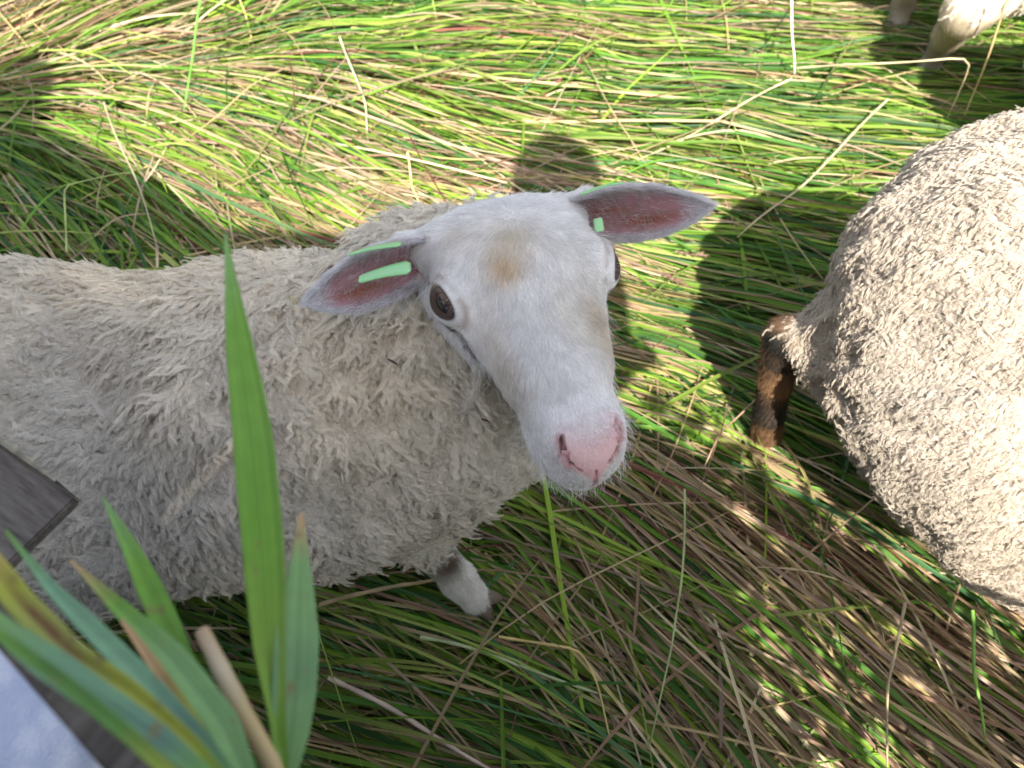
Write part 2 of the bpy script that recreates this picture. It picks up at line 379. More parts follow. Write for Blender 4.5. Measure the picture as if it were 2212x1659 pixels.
STK = [
 ([(1712, 172, .12), (1481, 291, .09), (1250, 415, .07)], .0042, (.66, .54, .32), 'pale straw stalk slanting across the sunlit grass above the right ear'),
 ([(1709, 0, .20), (1716, 160, .10)], .0065, (.70, .62, .48), 'broad pale dry stalk pointing straight up at the top of the grass'),
 ([(1719, 146, .10), (1900, 138, .17), (2106, 122, .22), (2043, 255, .08)], .0046, (.62, .50, .30), 'dry straw stalk bent over in a sharp elbow beside the far sheep leg'),
 ([(2180, -10, .33), (2130, 130, .22), (2086, 250, .10)], .0050, (.55, .40, .20), 'brownish reed stalk leaning above the back of the sheep on the right'),
 ([(1921, 215, .10), (1739, 390, .085), (1597, 516, .07)], .0048, (.60, .48, .30), 'long straw stalk running into the shadow beside the right hand sheep'),
 ([(143, 545, .12), (138, 397, .16), (281, 375, .10)], .0040, (.36, .44, .14), 'yellow green stalk with a right angled kink over the shaded grass'),
 ([(223, 223, .09), (286, 366, .11), (344, 545, .10)], .0034, (.52, .44, .28), 'thin tan stalk lying down across the dark grass behind the sheep back'),
 ([(433, -5, .20), (420, 100, .15), (397, 237, .08)], .0066, (.14, .32, .05), 'single broad green blade standing upright in the sunlit top grass'),
 ([(736, 80, .12), (785, 214, .11), (799, 312, .08)], .0045, (.62, .58, .36), 'pale stalk curving down through the sunny green grass at the top'),
 ([(713, 1462, .10), (880, 1555, .095), (1070, 1665, .09)], .0072, (.60, .46, .36), 'thick pinkish straw lying across the dark grass at the bottom edge'),
 ([(690, 1308, .13), (862, 1261, .13), (966, 1252, .13)], .0062, (.46, .34, .19), 'hollow cut straw tube ending beside the front hoof of the sheep'),
 ([(910, 1376, .09), (1070, 1417, .09), (1323, 1507, .08)], .0055, (.44, .50, .26), 'pale green flattened stalk lying below the front hoof'),
 ([(1080, 1375, .10), (1250, 1400, .11), (1290, 1480, .09), (1330, 1640, .08)], .0042, (.62, .46, .18), 'golden bent straw running down to the bottom edge of the grass'),
 ([(1479, 1060, .13), (1470, 1250, .13), (1456, 1395, .12), (1401, 1614, .09)], .0034, (.38, .44, .20), 'thin upright greenish stem crossing the brown straw below the muzzle'),
 ([(2098, 1316, .16), (2108, 1450, .14), (2125, 1603, .08)], .0055, (.18, .34, .06), 'straight green stem standing in the brown grass at the bottom right corner'),
 ([(1957, 1300, .13), (1917, 1478, .12), (1917, 1655, .09)], .0045, (.42, .33, .20), 'brown stalk hanging down over the straw under the right hand sheep'),
 ([(1640, 855, .12), (1560, 930, .13), (1520, 1010, .10)], .0036, (.34, .22, .13), 'curly brown dry stem beside the brown lower leg'),
 ([(880, 330, .11), (890, 400, .09), (905, 440, .08)], .0050, (.70, .56, .26), 'short golden straw standing just above the sheep nape'),
]
for pts, wd, col, lab in STK:
    path = [G(x, y, z) for x, y, z in pts]
    o = strip_tube(path, [wd * .8, wd * .78, wd * .65, wd * .45], col, 'grass_stalk'); tag(o, lab, 'grass stalk', 'single stalks lying on the grass')
for (x, y, a, ln, lab) in ((1455, 603, 25, .042, 'lower brown seed head lying on the lit green grass beside the eye'),
                      (1490, 548, 6, .05, 'upper brown seed head on a straw stalk in the lit green grass')):
    c = G(x, y, .09); d = norm(G(x + 20 * math.cos(math.radians(a)), y + 20 * math.sin(math.radians(a)), .09) - c)
    V, Q = [], []; r = np.random.default_rng(int(x)); k = 0
    for i in range(46):
        t = i / 46; b = c + d * ln * (t - .5) + r.normal(0, .0016, 3) * math.sin(t * 3.1); dd = norm(d + r.normal(0, .35, 3)); s = norm(np.cross(dd, r.normal(0, 1, 3))) * .0013
        V += [b, b + dd * .004 + s, b + dd * .009, b + dd * .004 - s]; Q.append([k, k + 1, k + 2, k + 3]); k += 4
    tag(mesh_np('seed_head', V, Q, M_stalk, cols=np.tile([[.22, .12, .09]], (k, 1)) * r.uniform(.6, 1.4, (k, 1)), smooth=False), lab, 'seed head', 'brown seed heads on the grass')
print('grass', time.time() - T0)

# ------------------------------------------------------------------ the main sheep
_L = norm(np.array([.94, .27, -.17])); _F = np.array([.32, -.80, .50]); _F = norm(_F - (_F @ _L) * _L); _D = -np.cross(_L, _F)
_C = np.stack([RT, UP, -FWD], 1)                                  # turns view axes into world axes
HR = _C @ np.stack([_L, _F, _D], 1); HO = CAM + _C @ np.array([.0079, .0688, -.53]); HF = (HO, HR)
def HW(p): return HO + HR @ np.array(p, float)       # head-local -> world
def HL(X): return (X - HO) @ HR
s = Sdf()
# trunk, neck and chest (wool surface)
s.cone((-.85, .375, .325), (-.45, .37, .325), .165, .160, .03)
s.cone((-.45, .37, .325), (-.24, .375, .345), .160, .138, .05)
s.cone((-.22, .375, .355), (-.12, .37, .36), .125, .096, .06)
s.cone(P(890, 565, .63), P(980, 510, .60), .032, .018, .03)
s.cone((-.20, .38, .375), (-.05, .40, .455), .120, .078, .06)
s.cone((-.12, .345, .345), (-.03, .352, .405), .088, .070, .05)
s.cone((-.05, .40, .455), HW((0, -.040, -.045)), .078, .046, .05)
s.cone((-.06, .36, .42), HW((-.025, .0, -.075)), .080, .034, .04)
# legs
def leg(s, top, knee, fet, foot, r):
    s.cone(top, knee, r[0], r[1], .04); s.cone(knee, fet, r[1], r[2], .012); s.cone(fet, foot, r[2] * 1.12, r[2] * 1.0, .012)
LK = P(910, 1160, .770); LF_ = P(988, 1250, .838); LT = P(1026, 1292, .858)
leg(s, (-.14, .35, .30), LK, LF_, LT, (.050, .021, .0160))
leg(s, (-.17, .47, .28), (-.16, .48, .17), (-.16, .48, .07), (-.14, .48, .04), (.08, .028, .02))
leg(s, (-.75, .32, .28), (-.80, .31, .16), (-.78, .31, .07), (-.76, .31, .04), (.10, .026, .02))
leg(s, (-.75, .48, .28), (-.80, .49, .16), (-.78, .49, .07), (-.76, .49, .04), (.10, .026, .02))
# head
s.ell((0, -.026, -.012), (.054, .046, .045), .03, fr=HF)
for q in (-1, 1): s.ell((q * .022, -.044, -.002), (.032, .028, .030), .02, fr=HF)
EC, ER = np.array([.0482, .002, .008]), .0160
def eyeframe(q):
    ax = norm(np.array([q * .78, .27, .50 if q < 0 else .30])); hz = np.array([-q * .45, 1., -.30]); hz = norm(hz - (hz @ ax) * ax); vt = np.cross(hz, ax); vt = vt if vt[2] > 0 else -vt
    return EC * (q, 1, 1) + np.array([.0045, 0, -.002]) * (q > 0), ax, hz, vt
for q in (-1, 1):
    c, ax, hz, vt = eyeframe(q)
    s.ell((q * .037, -.012, .010), (.021, .026, .022), .018, fr=HF)       # brow
    s.ell((q * .032, .008, -.022), (.018, .034, .024), .025, fr=HF)        # jaw muscle
    s.cone((q * .050, -.050, .004), (q * .066, -.056, .006), .016, .012, .016, fr=HF)   # ear root
    s.cone((q * .038, .024, .0), (q * .025, .068, -.008), .012, .012, .016, fr=HF)   # face crest
s.cone((0, -.01, .000), (0, .072, -.008), .041, .0265, .025, fr=HF)
s.cone((0, .072, -.008), (0, .112, -.017), .0265, .0245, .02, fr=HF)
s.cone((0, .01, -.024), (0, .092, -.036), .028, .021, .02, fr=HF)
s.ell((0, .108, -.026), (.0325, .033, .026), .014, fr=HF); s.ell((0, .121, -.033), (.026, .022, .017), .010, fr=HF)                  # upper lip
s.ell((0, .110, -.050), (.025, .030, .014), .006, fr=HF)                  # lower lip, chin
s.ell((0, .124, -.014), (.016, .011, .013), .014, fr=HF)                  # nose pad
NS = [(.0168, .1225, .0010), (.0162, .1285, -.0040), (.0142, .1330, -.0105), (.0090, .1365, -.0160), (.0040, .1370, -.0190)]
rs = [.0034, .0032, .0019, .0014, .0009]
for q in (-1, 1):
    c, ax, hz, vt = eyeframe(q)
    s.ell((q * .0145, .119, -.004), (.009, .012, .010), .012, fr=HF)        # nostril wings
    s.ell(c - ax * .0015, (.0205, .0205, .0205), .010, fr=HF)
    s.ell(c + ax * .0150, (.0142, .0094, .0128), .003, op='s', fr=HF, rot=np.stack([hz, vt, ax], 1))   # eye opening
    for aa in np.linspace(0, 2 * np.pi, 16, endpoint=False):                # lids
        pt = lambda t: c + ax * (.0132 - .0046 * math.cos(t) ** 2) + hz * (.0134 * math.cos(t)) + vt * ((.0060 if math.sin(t) > 0 else .0084) * math.sin(t) - .0004)
        rr = .0018 + .0010 * max(0, math.sin(aa))
        s.cone(pt(aa), pt(aa + 2 * np.pi / 16), rr, rr, .006, fr=HF)
    for i in range(4):
        s.cone(np.array(NS[i]) * (q, 1, 1), np.array(NS[i + 1]) * (q, 1, 1), rs[i], rs[i + 1], .003, op='s', fr=HF)
    MS = [(0, .1420, -.0425), (.012, .138, -.0430), (.024, .120, -.0440), (.028, .095, -.045)]
    for i in range(3): s.cone(np.array(MS[i]) * (q, 1, 1), np.array(MS[i + 1]) * (q, 1, 1), .0012, .0012, .003, op='s', fr=HF)
    s.cone((q * .053, .020, -.004), (q * .043, .036, -.010), .0030, .0012, .006, op='s', fr=HF)      # tear groove
s.cone((0, .1400, -.018), (0, .1445, -.033), .0014, .0012, .002, op='s', fr=HF)                       # split of the lip
lo, hi = s.bounds(); lo[0] = -.85
V, Q = surface_nets(s, lo, hi, .0060); Tt = to_tris(Q)
inhead = lambda c: (lambda h: (h[:, 1] > -.075) & (np.abs(h[:, 0]) < .08) & (h[:, 2] > -.09) & (h[:, 2] < .06) & (h[:, 1] < .18))(HL(c))
fine = lambda c: (lambda h: (h[:, 2] > -.062) & ((h[:, 1] > .095) | ((np.abs(h[:, 0]) > .030) & (np.abs(h[:, 1] - .006) < .034) & (np.abs(h[:, 2]) < .026))) & (h[:, 1] < .18))(HL(c))
V = project(s, V, 2)
V, Tt = refine(V, Tt, inhead); V, Tt = refine(V, Tt, inhead); V, Tt = refine(V, Tt, fine); V, Tt = refine(V, Tt, lambda c: fine(c))
V = project(s, V, 3)
print('sheep surface', len(V), time.time() - T0)

def facemask(X):        # 1 = short haired face, 0 = wool
    h = HL(X); e = np.sqrt((h[:, 0] / .10) ** 2 + (np.minimum(h[:, 1] + .02, 0) / .055) ** 2)
    edge = h[:, 1] - (-.088) - .040 * sstep(.014, -.008, h[:, 2]) - .115 * sstep(-.008, -.045, h[:, 2]) + noise(X, 60, 5) * .005
    far = (np.abs(h[:, 0]) < .080) & (h[:, 1] < .19) & (h[:, 2] > -.085) & (h[:, 2] < .06)
    ey = np.linalg.norm(np.stack([np.abs(h[:, 0]) - .052, h[:, 1] - .002, h[:, 2] - .004], 1), axis=1)
    return np.maximum(sstep(-.008, .010, edge) * far, sstep(.034, .026, ey))
def legmask(X):
    a = ((X - LK) @ (LT - LK)) / ((LT - LK) @ (LT - LK)); dl = np.linalg.norm(X - LK - np.clip(a, 0, 1.2)[:, None] * (LT - LK), axis=1)
    return np.maximum(sstep(.168, .145, X[:, 2] + noise(X, 40, 6) * .01), sstep(-.05, .10, a + noise(X, 40, 6) * .05) * (dl < .042))
WOOLC = np.array([.80, .735, .625])
def woolcol(X):
    n1 = noise(X, 9, 11)[:, None]; n2 = noise(X, 38, 12)[:, None]
    c = WOOLC * (1 + .07 * n1 + .08 * n2) + np.array([.02, .0, -.03]) * n1
    d = sstep(.35, .75, noise(X, 14, 13))[:, None]; return c * (1 - d * .22) + np.array([.30, .24, .17]) * d * .22
def pinkm(h):           # bare pink skin: a V between the nostrils
    v = .0140 * sstep(-.026, -.004, h[:, 2]) + .003
    return sstep(v + .004, v - .002, np.abs(h[:, 0])) * sstep(.009, -.009, h[:, 2] - .25 * np.abs(h[:, 0])) * sstep(-.031, -.025, h[:, 2]) * sstep(.112, .120, h[:, 1])
def facecol(X):
    h = HL(X); c = np.tile([[.88, .865, .85]], (len(X), 1)); h0, h1, h2 = h.T
    def blend(m, col, a): 
        nonlocal c; m = np.clip(m, 0, 1)[:, None] * a; c = c * (1 - m) + np.array(col) * m
    g = lambda x, y, z, r, rz=.03: np.exp(-(((h0 - x) / r) ** 2 + ((h1 - y) / r) ** 2 + ((h2 - z) / rz) ** 2))
    nz = noise(X, 70, 14) * .25 + .8
    blend(g(-.015, .006, .032, .011) * nz, (.70, .47, .20), .8)      # ginger mark
    blend(g(-.006, -.012, .035, .016) * nz, (.74, .62, .42), .6)
    blend(g(-.034, -.030, .030, .012) * nz, (.70, .56, .38), .35)
    blend(g(.026, .050, .01, .024) * nz, (.70, .60, .42), .65)
    blend(np.exp(-((np.abs(h0) - .036) / .010) ** 2 - ((h1 - .060) / .035) ** 2) * nz, (.56, .47, .36), .72)   # cheeks
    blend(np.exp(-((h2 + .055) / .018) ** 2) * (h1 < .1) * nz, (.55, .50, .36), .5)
    # brown rims of the eyes and tear mark
    de = np.full(len(X), 9.)
    for q in (-1, 1):
        c0_, ax, hz, vt = eyeframe(q); dd = h - c0_; de = np.minimum(de, np.sqrt((dd @ hz / .0152) ** 2 + (dd @ vt / .0096) ** 2 + (np.minimum(dd @ ax, 0) / .01) ** 2))
    side = np.abs(h0) > .036
    blend(np.exp(-((de - 1.42) / .20) ** 2) * side * (h2 > .006) * sstep(-.5, .3, noise(X, 190, 15)), (.46, .36, .28), .6)
    blend(np.exp(-((np.maximum(de - .90, 0)) / .10) ** 2) * side, (.050, .026, .016), .97)
    tl = np.clip((h1 - .012) / .030, 0, 1); tz = .000 - .016 * tl
    blend(np.exp(-((h2 - tz) / .0042) ** 2) * sstep(.008, .016, h1) * sstep(.050, .034, h1) * (np.abs(h0) > .025), (.15, .09, .07), .85)
    blend(np.exp(-((h2 - .020) / .005) ** 2 - ((h1 + .004) / .013) ** 2) * side * nz, (.42, .33, .28), .6)
    # pink nose
    blend(pinkm(h) * 1.2, (.80, .44, .44), .92); blend(pinkm(h) * sstep(.1, .7, noise(X, 300, 33)) * .35, (.66, .32, .33), 1.); blend(pinkm(h) * sstep(-.016, -.004, h2), (.86, .60, .59), .6)
    nd = np.full(len(X), 9.); n2 = nd.copy()
    for q in (-1, 1):
        for i in range(4):
            a, b = np.array(NS[i]) * (q, 1, 1), np.array(NS[i + 1]) * (q, 1, 1); tt = np.clip(((h - a) @ (b - a)) / ((b - a) @ (b - a)), 0, 1)
            nd = np.minimum(nd, np.linalg.norm(h - a - tt[:, None] * (b - a), axis=1) - rs[i])
            if i < 2: n2 = np.minimum(n2, np.linalg.norm(h - a - tt[:, None] * (b - a), axis=1) - rs[i] * (1 - .5 * i))
    blend(sstep(.0035, .001, nd), (.70, .34, .34), .6); blend(sstep(.0005, -.0008, nd), (.48, .20, .20), .8); blend(sstep(.0002, -.0012, n2), (.13, .03, .03), .9)  # nostril hollows: shade painted in as dark reds for depth
    blend(np.exp(-(h0 / .0016) ** 2) * (h1 > .130) * (h2 < -.017) * (h2 > -.040), (.52, .24, .24), .8)
    blend(sstep(.100, .120, h1) * .5 * np.exp(-((h2 + .004) / .016) ** 2) * np.exp(-(h0 / .022) ** 2), (.84, .62, .61), .7)
    return c
fm = facemask(V); lm = legmask(V)
legc = np.tile([[.78, .74, .67]], (len(V), 1))
kb = np.exp(-(((V - (P(962, 1212, .790))) / .020) ** 2).sum(1))[:, None]
legc = legc * (1 - kb) + np.array([.10, .055, .025]) * kb
col = woolcol(V) * .80 * (1 - lm[:, None]) + legc * lm[:, None]
col = col * (1 - fm[:, None]) + facecol(V) * (.78 + .22 * pinkm(HL(V)))[:, None] * fm[:, None]
wl = ((1 - fm) * (1 - lm))[:, None]; N = vnormals(V, Tt)
_k = sstep(-.34, -.16, V[:, 0]); _w = np.stack([noise(V, 9, 44), noise(V, 9, 45), noise(V, 9, 46)], 1) * .018
_r = noise((V + _w) * (.22, 1, 1), 75, 16) * (1 - _k) + noise((V + _w) * (1, 1, .30), 75, 17) * _k
V = V + N * wl * (noise(V, 16, 15) * .004 + _r * .0060)[:, None]
N = vnormals(V, Tt)
SV, SN = V, N; V_body = V - N * wl * .0045
sheep = tag(empty('sheep', (-.3, .4, .0)), 'woolly white faced sheep looking up with green ear tags, standing in the middle', 'sheep', 'sheep on the flattened grass')
mesh_np('body', V_body, Tt, M_skin, sheep, cols=col)

VIEW = lambda c, n: np.where(((CAM - c) * n).sum(1) > -.12 * np.linalg.norm(CAM - c, axis=1), 1., .10)
def wflow(c, n):
    f = np.zeros_like(c); k = sstep(-.36, -.16, c[:, 0]); d = sstep(.30, .5, c[:, 2])
    f[:, 0] = -1.0 * (1 - k) + .15 * k; f[:, 2] = -.12 - 1.1 * k; f[:, 1] = -.5 * k * d
    f[:, 0] += noise(c, 7, 41) * .35; f[:, 2] += noise(c, 7, 42) * .35; f[:, 1] += noise(c, 7, 43) * .3
    return f
wmask = lambda X: (1 - facemask(X)) * (1 - legmask(X)) * (np.sqrt((HL(X)[:, 0] / .075) ** 2 + ((HL(X)[:, 1] + .06) / .03) ** 2 + (HL(X)[:, 2] / .04) ** 2) > .8)
inview = lambda c: sstep(-.80, -.62, c[:, 0]) * .85 + .15
wool('wool', V, Tt, N, wflow, 30000, 24, sheep, lambda c, n: wmask(c) * VIEW(c, n) * inview(c), .025, woolcol, rad=.00016, spread=.0022, lift=.32)
WH = np.array([.002, -.030, .03])
def fflow(c, n):
    h = HL(c); d = h - WH; d[:, 2] *= .2; r = np.linalg.norm(d, axis=1, keepdims=True) + 1e-6
    f = d / (r + .010) + rng.normal(0, .25, d.shape) * np.exp(-r / .012) + np.stack([np.tanh(h[:, 0] / .012) * .55 * sstep(.02, .06, h[:, 1]), np.where(h[:, 1] > 0, .35, 0), -.5 * sstep(.005, .03, -h[:, 2])], 1)
    f = f + np.stack([noise(c, 30, 51), noise(c, 30, 52), noise(c, 30, 53)], 1) * .22
    return f @ HR.T
def flen(c):
    h = HL(c)
    L = .0062 + .004 * sstep(0, -.05, h[:, 1]); L = L * (1 - .45 * sstep(.05, .13, h[:, 1]))
    for q in (-1, 1):
        c0_, ax, hz, vt = eyeframe(q); dd = h - c0_; r = np.sqrt((dd @ hz) ** 2 + (dd @ vt) ** 2) + 9 * (dd @ ax < -.004)
        L = L * np.interp(r, [.013, .017, .030], [.12, .30, 1.])
    nose = pinkm(h); return L * (1 - .85 * nose) + .0002
def fweight(c, n):
    h = HL(c); nose = pinkm(h)
    e = np.zeros(len(c), bool)
    for q in (-1, 1):
        c0_, ax, hz, vt = eyeframe(q); dd = h - c0_; e |= (np.sqrt((dd @ hz / .0148) ** 2 + (dd @ vt / .0094) ** 2) < 1) & (dd @ ax > 0)
    return facemask(c) * VIEW(c, n) * (1 - .93 * nose) * np.where(e, 0, 1)
fuzz('face_fur', V, Tt, N, fflow, 95000, sheep, fweight, flen, facecol, rad=.00015, lay=.24)
fuzz('face_wisps', V, Tt, N, lambda c, n: fflow(c, n), 900, sheep, lambda c, n: fweight(c, n) * (np.abs(HL(c)[:, 1] - .02) > .02), .015, facecol, rad=.00013, lay=.6)
fuzz('leg_fur', V, Tt, N, lambda c, n: np.tile([[.2, -.1, -1.]], (len(c), 1)), 16000, sheep, lambda c, n: legmask(c) * VIEW(c, n) * (c[:, 0] > -.3), .010,
     lambda X: (lambda k: np.array([.86, .83, .77]) * (1 - k) + np.array([.12, .065, .03]) * k)(np.exp(-(((X - P(962, 1212, .790)) / .022) ** 2).sum(1))[:, None]), rad=.0002, lay=.4)
# whiskers on muzzle
fuzz('whiskers', V, Tt, N, lambda c, n: fflow(c, n) + n * 1.2, 150, sheep, lambda c, n: facemask(c) * (HL(c)[:, 1] > .085) * (HL(c)[:, 2] < -.02), .017, lambda X: np.tile([[.8, .76, .68]], (len(X), 1)), rad=.00012, lay=1.0, K=6)

# eyes
M_eye = bpy.data.materials.new('eye_ball'); M_eye.use_nodes = True
_b = M_eye.node_tree.nodes['Principled BSDF']; _a = M_eye.node_tree.nodes.new('ShaderNodeAttribute'); _a.attribute_name = 'tint'
M_eye.node_tree.links.new(_a.outputs['Color'], _b.inputs['Base Color']); _b.inputs['Roughness'].default_value = .04; _b.inputs['Coat Weight'].default_value = 1.
def ball(name, c, r, colf, mat, parent, fr=None, n=48):
    th = np.linspace(0, np.pi, n); ph = np.linspace(0, 2 * np.pi, 2 * n, endpoint=False)
    D = np.stack([np.sin(th)[:, None] * np.cos(ph)[None], np.sin(th)[:, None] * np.sin(ph)[None], np.cos(th)[:, None] * np.ones(2 * n)[None]], -1).reshape(-1, 3)
    X = D * np.array(r); i = np.arange(n - 1)[:, None] * 2 * n; j = np.arange(2 * n)[None]; j2 = (j + 1) % (2 * n)
    F = np.stack([i + j, i + 2 * n + j, i + 2 * n + j2, i + j2], -1).reshape(-1, 4)
    if fr is not None and np.linalg.det(fr[1]) < 0: F = F[:, ::-1]
    W = X + np.array(c)
    if fr is not None: W = fr[0] + W @ fr[1].T
    return mesh_np(name, W, F, mat, parent, cols=colf(D))
for q in (-1, 1):
    ec, ax, hz, vt = eyeframe(q)
    def ecol(D):
        a = (D @ ax); ang = np.arccos(np.clip(a, -1, 1)); u, v = D @ hz, D @ vt; pup = ((u / .50) ** 2 + (v / .30) ** 2) < 1; iris = ang < .85
        st = .5 + .5 * np.sin(np.arctan2(v, u) * 38 + 3 * np.sin(ang * 40)); base = np.array([.055, .020, .006])[None] * (.4 + .9 * st[:, None])
        c = np.where(iris[:, None], base, np.array([[.04, .02, .016]])); return np.where(pup[:, None], np.array([[.002, .002, .004]]), c)
    ball('eye', ec + ax * .0006, (ER, ER, ER), ecol, M_eye, sheep, HF, n=72)
    m = 60; aa = rng.uniform(.5, 2.9, m)
    b0 = ec + ax * (.0150 - .004 * np.cos(aa) ** 2)[:, None] + hz * (.0136 * np.cos(aa))[:, None] + vt * (.0076 * np.sin(aa))[:, None]
    dr = norm(ax[None] * 1.0 + hz * (.6 * np.cos(aa))[:, None] + vt * .25 + rng.normal(0, .13, (m, 3))); L = rng.uniform(.004, .0095, m); t = np.linspace(0, 1, 6)
    pts = b0[:, None] + dr[:, None] * (L[:, None] * t)[..., None] - vt * (L[:, None] * .35 * t[None] ** 2)[..., None]
    hair('eyelashes', HO + pts @ HR.T, np.tile(.00018 * (1 - .7 * t), (m, 1)), np.tile([[.42, .33, .25]], (m, 1)) * rng.uniform(.2, 1.1, (m, 1)), M_hair, sheep)

# ears: a cupped leaf shape with thickness
def ear(B, Tp, Wd, Nn, wmax, cup, parent, seed, skew=0.):
    B, Tp = np.array(B), np.array(Tp); ax = Tp - B; L = np.linalg.norm(ax); ax /= L
    Nn = norm(Nn - (Nn @ ax) * ax); Wd = np.cross(Nn, ax) * (1 if np.cross(Nn, ax) @ Wd > 0 else -1)
    nu, nv = 60, 33; u = np.linspace(0, 1, nu)[:, None]; v = np.linspace(-1, 1, nv)[None]
    wp = np.interp(u, [0, .12, .28, .48, .66, .82, .93, .98, 1], [.50, .68, .92, 1.0, .90, .62, .33, .15, .01]) * wmax / 2
    curl = cup * (.75 + .55 * np.clip(1 - u * 1.6, 0, 1)); ang = v * curl
    x = wp * np.sin(ang) / np.maximum(np.sin(curl), .2) ; z = wp * (1 - np.cos(ang)) / np.maximum(np.sin(curl), .2) * 1.0
    bendz = -.010 * np.sin(u * np.pi) * 0 + .006 * (u ** 2)
    ctr = B + ax * (u * L)[..., None]
    Pin = ctr + Wd * (x + skew * u * (1 - u))[..., None] + Nn * (z + bendz)[..., None]
    Vp = Pin.reshape(-1, 3); i = np.arange(nu - 1)[:, None] * nv; j = np.arange(nv - 1)[None]
    F = np.stack([i + j, i + j + 1, i + nv + j + 1, i + nv + j], -1).reshape(-1, 4)
    Nv = vnormals(Vp, to_tris(F)); sgn = 1 if (Nv.mean(0) @ Nn) > 0 else -1; Nv = Nv * sgn
    th = (.0022 * (1 - .55 * np.abs(v) ** 3) * (1 - .6 * u ** 4)).reshape(-1)
    Vo = Vp - Nv * th[:, None] * 1.6; n = len(Vp)
    U, W_ = (u + 0 * v).ravel(), (v + 0 * u).ravel()
    rim = np.concatenate([np.arange(nv), np.arange(nv, n, nv)[:0]])
    bd = list(range(0, nv)) + [k * nv + nv - 1 for k in range(1, nu)] + [(nu - 1) * nv + k for k in range(nv - 2, -1, -1)] + [k * nv for k in range(nu - 2, 0, -1)]
    bd = np.array(bd); b2 = np.roll(bd, -1)
    if sgn > 0: FF = np.concatenate([F, F[:, ::-1] + n, np.stack([bd, bd + n, b2 + n, b2], 1)])
    else: FF = np.concatenate([F[:, ::-1], F + n, np.stack([b2, b2 + n, bd + n, bd], 1)])
    nz = noise(Vp, 90, seed) * .5 + .5
    ci = np.tile([[.40, .20, .23]], (n, 1))
    m1 = np.exp(-((W_ + .38) / .20) ** 2 - ((U - .58) / .26) ** 2)[:, None]; m2 = np.exp(-((W_ - .02) / .16) ** 2 - ((U - .33) / .20) ** 2)[:, None]
    ci = ci * (1 - m1) + np.array([.24, .075, .035]) * m1; ci = ci * (1 - m2 * .8) + np.array([.28, .085, .05]) * m2 * .8
    dk = np.clip(sstep(.30, .0, U), 0, 1)[:, None]; ci = ci * (1 - dk * .75) + np.array([.10, .04, .035]) * dk * .75  # shade deep in the ear base, painted into the colour
    gr = (sstep(.45, .8, np.abs(W_ + .1)) * .6 + sstep(.75, .95, U) * .7)[:, None].clip(0, .85); ci = ci * (1 - gr) + np.array([.40, .36, .38]) * gr
    dn = (np.exp(-((W_ + .16) / .08) ** 2) * .7 * (U < .8) * nz)[:, None]; ci = ci * (1 - dn) + np.array([.20, .13, .12]) * dn
    co = np.tile([[.72, .68, .68]], (n, 1)); pk = np.exp(-((U - .2) / .25) ** 2)[:, None] * .6; co = co * (1 - pk) + np.array([.74, .52, .52]) * pk
    e = mesh_np('ear', np.concatenate([Vp, Vo]), FF, M_ear, parent, cols=np.concatenate([ci, co]))
    # fur: outside dense, inside sparse
    AT = to_tris(FF); AV = np.concatenate([Vp, Vo]); AN = vnormals(AV, AT)
    al = lambda c, n_: np.tile(ax, (len(c), 1))
    par = lambda c: ((c - B) @ ax) / L
    rimw = lambda c: np.abs(((c - B) @ Wd)) / (np.interp(par(c), [0, .12, .28, .48, .66, .82, .93, 1], [.5, .68, .92, 1, .9, .62, .33, .05]) * wmax / 2 + 1e-4)
    outw = lambda c, n_: np.where(n_ @ Nn < .15, 1., .02 + .9 * sstep(.72, .98, rimw(c)) + .5 * sstep(.75, .95, par(c)))
    fuzz('ear_fur', AV, AT, AN, al, 15000, e_par(e, parent), outw, .0070, lambda X: np.tile([[.74, .72, .74]], (len(X), 1)), rad=.00014, lay=.30)
    fuzz('ear_fur', AV, AT, AN, lambda c, n_: al(c, n_) + Wd * -.6, 800, e_par(e, parent), lambda c, n_: (n_ @ Nn > .2) * sstep(.9, .3, par(c)), .011, lambda X: np.tile([[.55, .48, .44]], (len(X), 1)) * rng.uniform(.4, 1.2, (len(X), 1)), rad=.00010, lay=.7, jit=.5)
    return e
def e_par(e, parent): return parent
tow = -ray(780, 600)
eL = ear(HW((-.056, -.050, .006)), P(655, 645, .485), np.array([0, 0, 1.]), norm(tow) + np.array([.1, -.35, -.25]), .043, .95, sheep, 61)
eR = ear(HW((.054, -.052, .006)), P(1537, 437, .505), np.array([0, 0, 1.]), norm(-ray(1400, 460)) + np.array([0, -.25, -.25]), .041, .95, sheep, 62)

